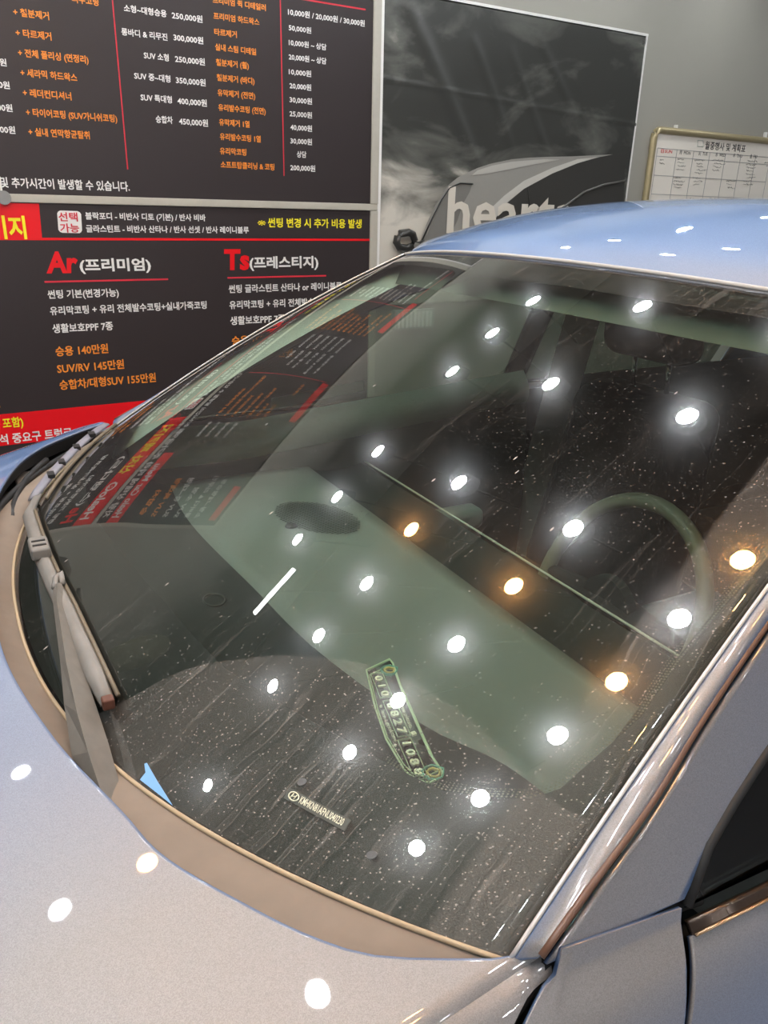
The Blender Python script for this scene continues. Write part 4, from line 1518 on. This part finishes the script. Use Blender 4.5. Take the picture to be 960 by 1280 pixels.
def arm():
    L = [onz(a, b, z) for a, b, z in ((66, 730, 1.118), (66, 752, 1.116), (75, 825, 1.108), (80, 880, 1.100), (90, 945, 1.090), (122, 990, 1.075), (160, 1030, 1.062))]
    Rr = [onz(a, b, z) for a, b, z in ((78, 728, 1.118), (79, 750, 1.116), (93, 800, 1.108), (116, 870, 1.098), (136, 930, 1.086), (155, 1000, 1.070), (190, 1050, 1.058))]
    Rg = [onz(a, b, z) for a, b, z in ((71, 729, 1.124), (71, 751, 1.124), (83, 830, 1.120), (96, 890, 1.114), (110, 940, 1.104), (128, 995, 1.088), (170, 1040, 1.070))]
    V = []
    for a, b, c in zip(L, Rg, Rr):
        V += [a, b, c, (np.array(a) + np.array(c)) / 2 - np.array([0, 0, .012])]
    Fc = []
    for i in range(len(L) - 1):
        for k in range(4):
            Fc.append((i * 4 + k, i * 4 + (k + 1) % 4, (i + 1) * 4 + (k + 1) % 4, (i + 1) * 4 + k))
    Fc += [(3, 2, 1, 0), tuple(range(len(V) - 4, len(V)))]
    mesh('arm', V, Fc, simple('dark_wiper_arm', (.17, .158, .14), .5, var=.2), wp1)
    tube('arm_hook', [onz(68, 735, 1.120), onz(70, 722, 1.122), onz(76, 716, 1.122), onz(78, 730, 1.118)], .004, wiper_m, wp1, 6)


arm()
wp2 = empty('wiper'); wp2.parent = car
P2 = [S(t, .004 + .02 * (1 - abs(t - .72) * 3), .014) for t in np.linspace(.50, .975, 14)]
wiper_blade('blade', P2, .026, wiper2_m, wp2)
tube('rubber_edge', [S(t, .038 + .008 * math.sin((t - .5) * 6), .005) for t in np.linspace(.48, .96, 12)], .0035, blade_m, wp2, 6)
for t in (.60, .68, .78, .87):
    c = S(t, .03, .018)
    box('clip_slot', tuple(c - np.array([.006, .012, .003])), tuple(c + np.array([.006, .012, .004])), rubber_m, wp2)
A2 = [S(t, -.02, .020) + np.array([.03 * math.sin((t - .45) * 5), 0, -.004]) for t in np.linspace(.45, .80, 10)]
tube('arm', A2, .0055, rubber_m, wp2, 8)
pc = S(.80, -.06, .0) + np.array([.045, 0, .0])
box('cowl_cap', tuple(pc - np.array([.03, .045, .015])), tuple(pc + np.array([.03, .045, .0])), simple('pale_cap', (.45, .38, .35), .6), car, .005)

# sticker inside the passenger window
a, b = ony(342, 500, -.685), ony(458, 477, -.685)
c_, d_ = ony(458, 490, -.685), ony(342, 514, -.685)
pts = [np.array([q[0], -.70 + (.0), q[2]]) for q in (a, b, c_, d_)]
o = mesh('window_sticker', pts + [q + np.array([0, -.001, 0]) for q in pts], [(0, 1, 2, 3), (7, 6, 5, 4), (0, 4, 5, 1), (1, 5, 6, 2), (2, 6, 7, 3), (3, 7, 4, 0)], simple('sticker_grey', (.30, .32, .28), .6), car)
o['label'] = 'pale strip sticker along the passenger window sill'


# ------------------------------------------------------------------ parking phone tag lying on the dash
def phone_tag():
    zt = dz + .0115
    outline = [(458, 838), (487, 824), (491, 829), (500, 855), (541, 947), (553, 965), (552, 972), (536, 979), (518, 975), (505, 962), (483, 925), (469, 885), (462, 855)]
    C = onz(500, 900, zt)
    cw = A_CAR @ np.array([C[0], C[1], 0]) + CAR_LOC
    r = empty('phone_number_tag', (cw[0], cw[1], zt - .003), CAR_ROT, label='clear acrylic phone number tag lying on the dashboard behind the windscreen', cat='parking tag')
    Z = np.array([C[0], C[1], zt - .003])
    loop = [onz(a, b, zt) - Z for a, b in outline]
    n = len(loop)
    bot = [q - np.array([0, 0, .002]) for q in loop]
    mesh('plate', loop + bot, [tuple(range(n)), tuple(range(n, 2 * n))[::-1]] + [(i, n + i, n + (i + 1) % n, (i + 1) % n) for i in range(n)], acrylic, r)
    tube('rim', [q + np.array([0, 0, .0005]) for q in loop], .0013, tag_m, r, 6, True)
    cen_ = sum(loop) / n
    tube('inner_rim', [cen_ + (q - cen_) * .90 + np.array([0, 0, .0005]) for q in loop], .0006, tag_m, r, 6, True)
    A0, B0 = onz(470, 858, zt) - Z, onz(526, 972, zt) - Z
    ex = Vector(B0 - A0); ex.normalize()
    ey = Vector((0, 0, 1)).cross(ex)
    want = Vector(onz(500, 850, zt) - Z) - Vector(A0)
    ok = ey.dot(want) > 0
    rot = Matrix((ex, ey, Vector((0, 0, 1)))).transposed().to_4x4()

    def put(body, pa, pb, hpx, mat=tagt_m, bold=.02, kf=.72):
        a, b = Vector(onz(*pa, zt) - Z), Vector(onz(*pb, zt) - Z)
        e = (b - a); Lh = e.length; e.normalize()
        f = Vector((0, 0, 1)).cross(e)
        rt = Matrix((e, f, Vector((0, 0, 1)))).transposed().to_4x4()
        t = text(body, mat, r, bold=bold)
        t.matrix_local = Matrix.Translation(a + Vector((0, 0, .0012))) @ rt
        TEXTS.append((t, Lh, hpx / kf))
        return a, b, e, f
    hh = .0105
    put('0 1 0', (468, 846), (478, 871), hh, bold=.035)
    put('6 8 2 7', (483, 880), (499, 918), hh, bold=.035)
    put('1 0 8 8', (503, 929), (520, 970), hh, bold=.035)
    put('Call me please..', (496, 873), (513, 912), .0055, bold=.0)
    put('have a good time', (476, 889), (493, 928), .0050, bold=.0)
    for (pa, pb) in (((466, 842), (478, 872)), ((481, 876), (500, 921)), ((500, 925), (522, 975))):
        a, b = Vector(onz(*pa, zt) - Z), Vector(onz(*pb, zt) - Z)
        e = (b - a).normalized(); f = Vector((0, 0, 1)).cross(e)
        q = [a - f * .003, b - f * .003, b + f * .0135, a + f * .0135]
        tube('number_frame', [v + Vector((0, 0, .0008)) for v in q], .0004, tag_m, r, 5, True)
    for px, py in ((476, 883), (494, 932)):
        c = onz(px, py, zt) - Z
        V, Fc = disc_prism(c[0], c[1], .0035, .0016, .0006, 10)
        mesh('dot', V, Fc, tagt_m, r)
    c = onz(517, 917, zt) - Z
    box('cup_mark', (c[0] - .003, c[1] - .003, .0035), (c[0] + .003, c[1] + .003, .0043), tagt_m, r)
    # ornaments at both ends: little round charms
    for px, py, rr in ((487, 838, .011), (542, 966, .012)):
        c = onz(px, py, zt) - Z
        for q, mt in ((1.0, simple('green_charm', (.16, .42, .32), .35)), (.6, simple('gold_charm', (.75, .58, .20), .35))):
            tube('charm', [(c[0] + rr * q * math.cos(k * .628) * (1 + .2 * math.sin(3 * k)), c[1] + rr * q * math.sin(k * .628), .004) for k in range(10)], .0012, mt, r, 5, True)


phone_tag()

# ------------------------------------------------------------------ size the lettering
dg = bpy.context.evaluated_depsgraph_get()
for o, w, h in TEXTS:
    me = bpy.data.meshes.new_from_object(o.evaluated_get(dg))
    mw = o.matrix_basis.copy()
    n = len(me.vertices)
    co = np.empty(n * 3)
    me.vertices.foreach_get('co', co)
    co = co.reshape(-1, 3)
    x0, x1 = co[:, 0].min(), co[:, 0].max()
    co[:, 0] = (co[:, 0] - x0) * (w / max(x1 - x0, 1e-4))
    co[:, 1] *= h
    me.vertices.foreach_set('co', co.ravel())
    me.update()
    nm = o.name.split('.')[0]
    t = bpy.data.objects.new(nm, me)
    COL.objects.link(t)
    t.parent = o.parent
    t.matrix_basis = mw
    bpy.data.objects.remove(o)
bpy.context.view_layer.update()
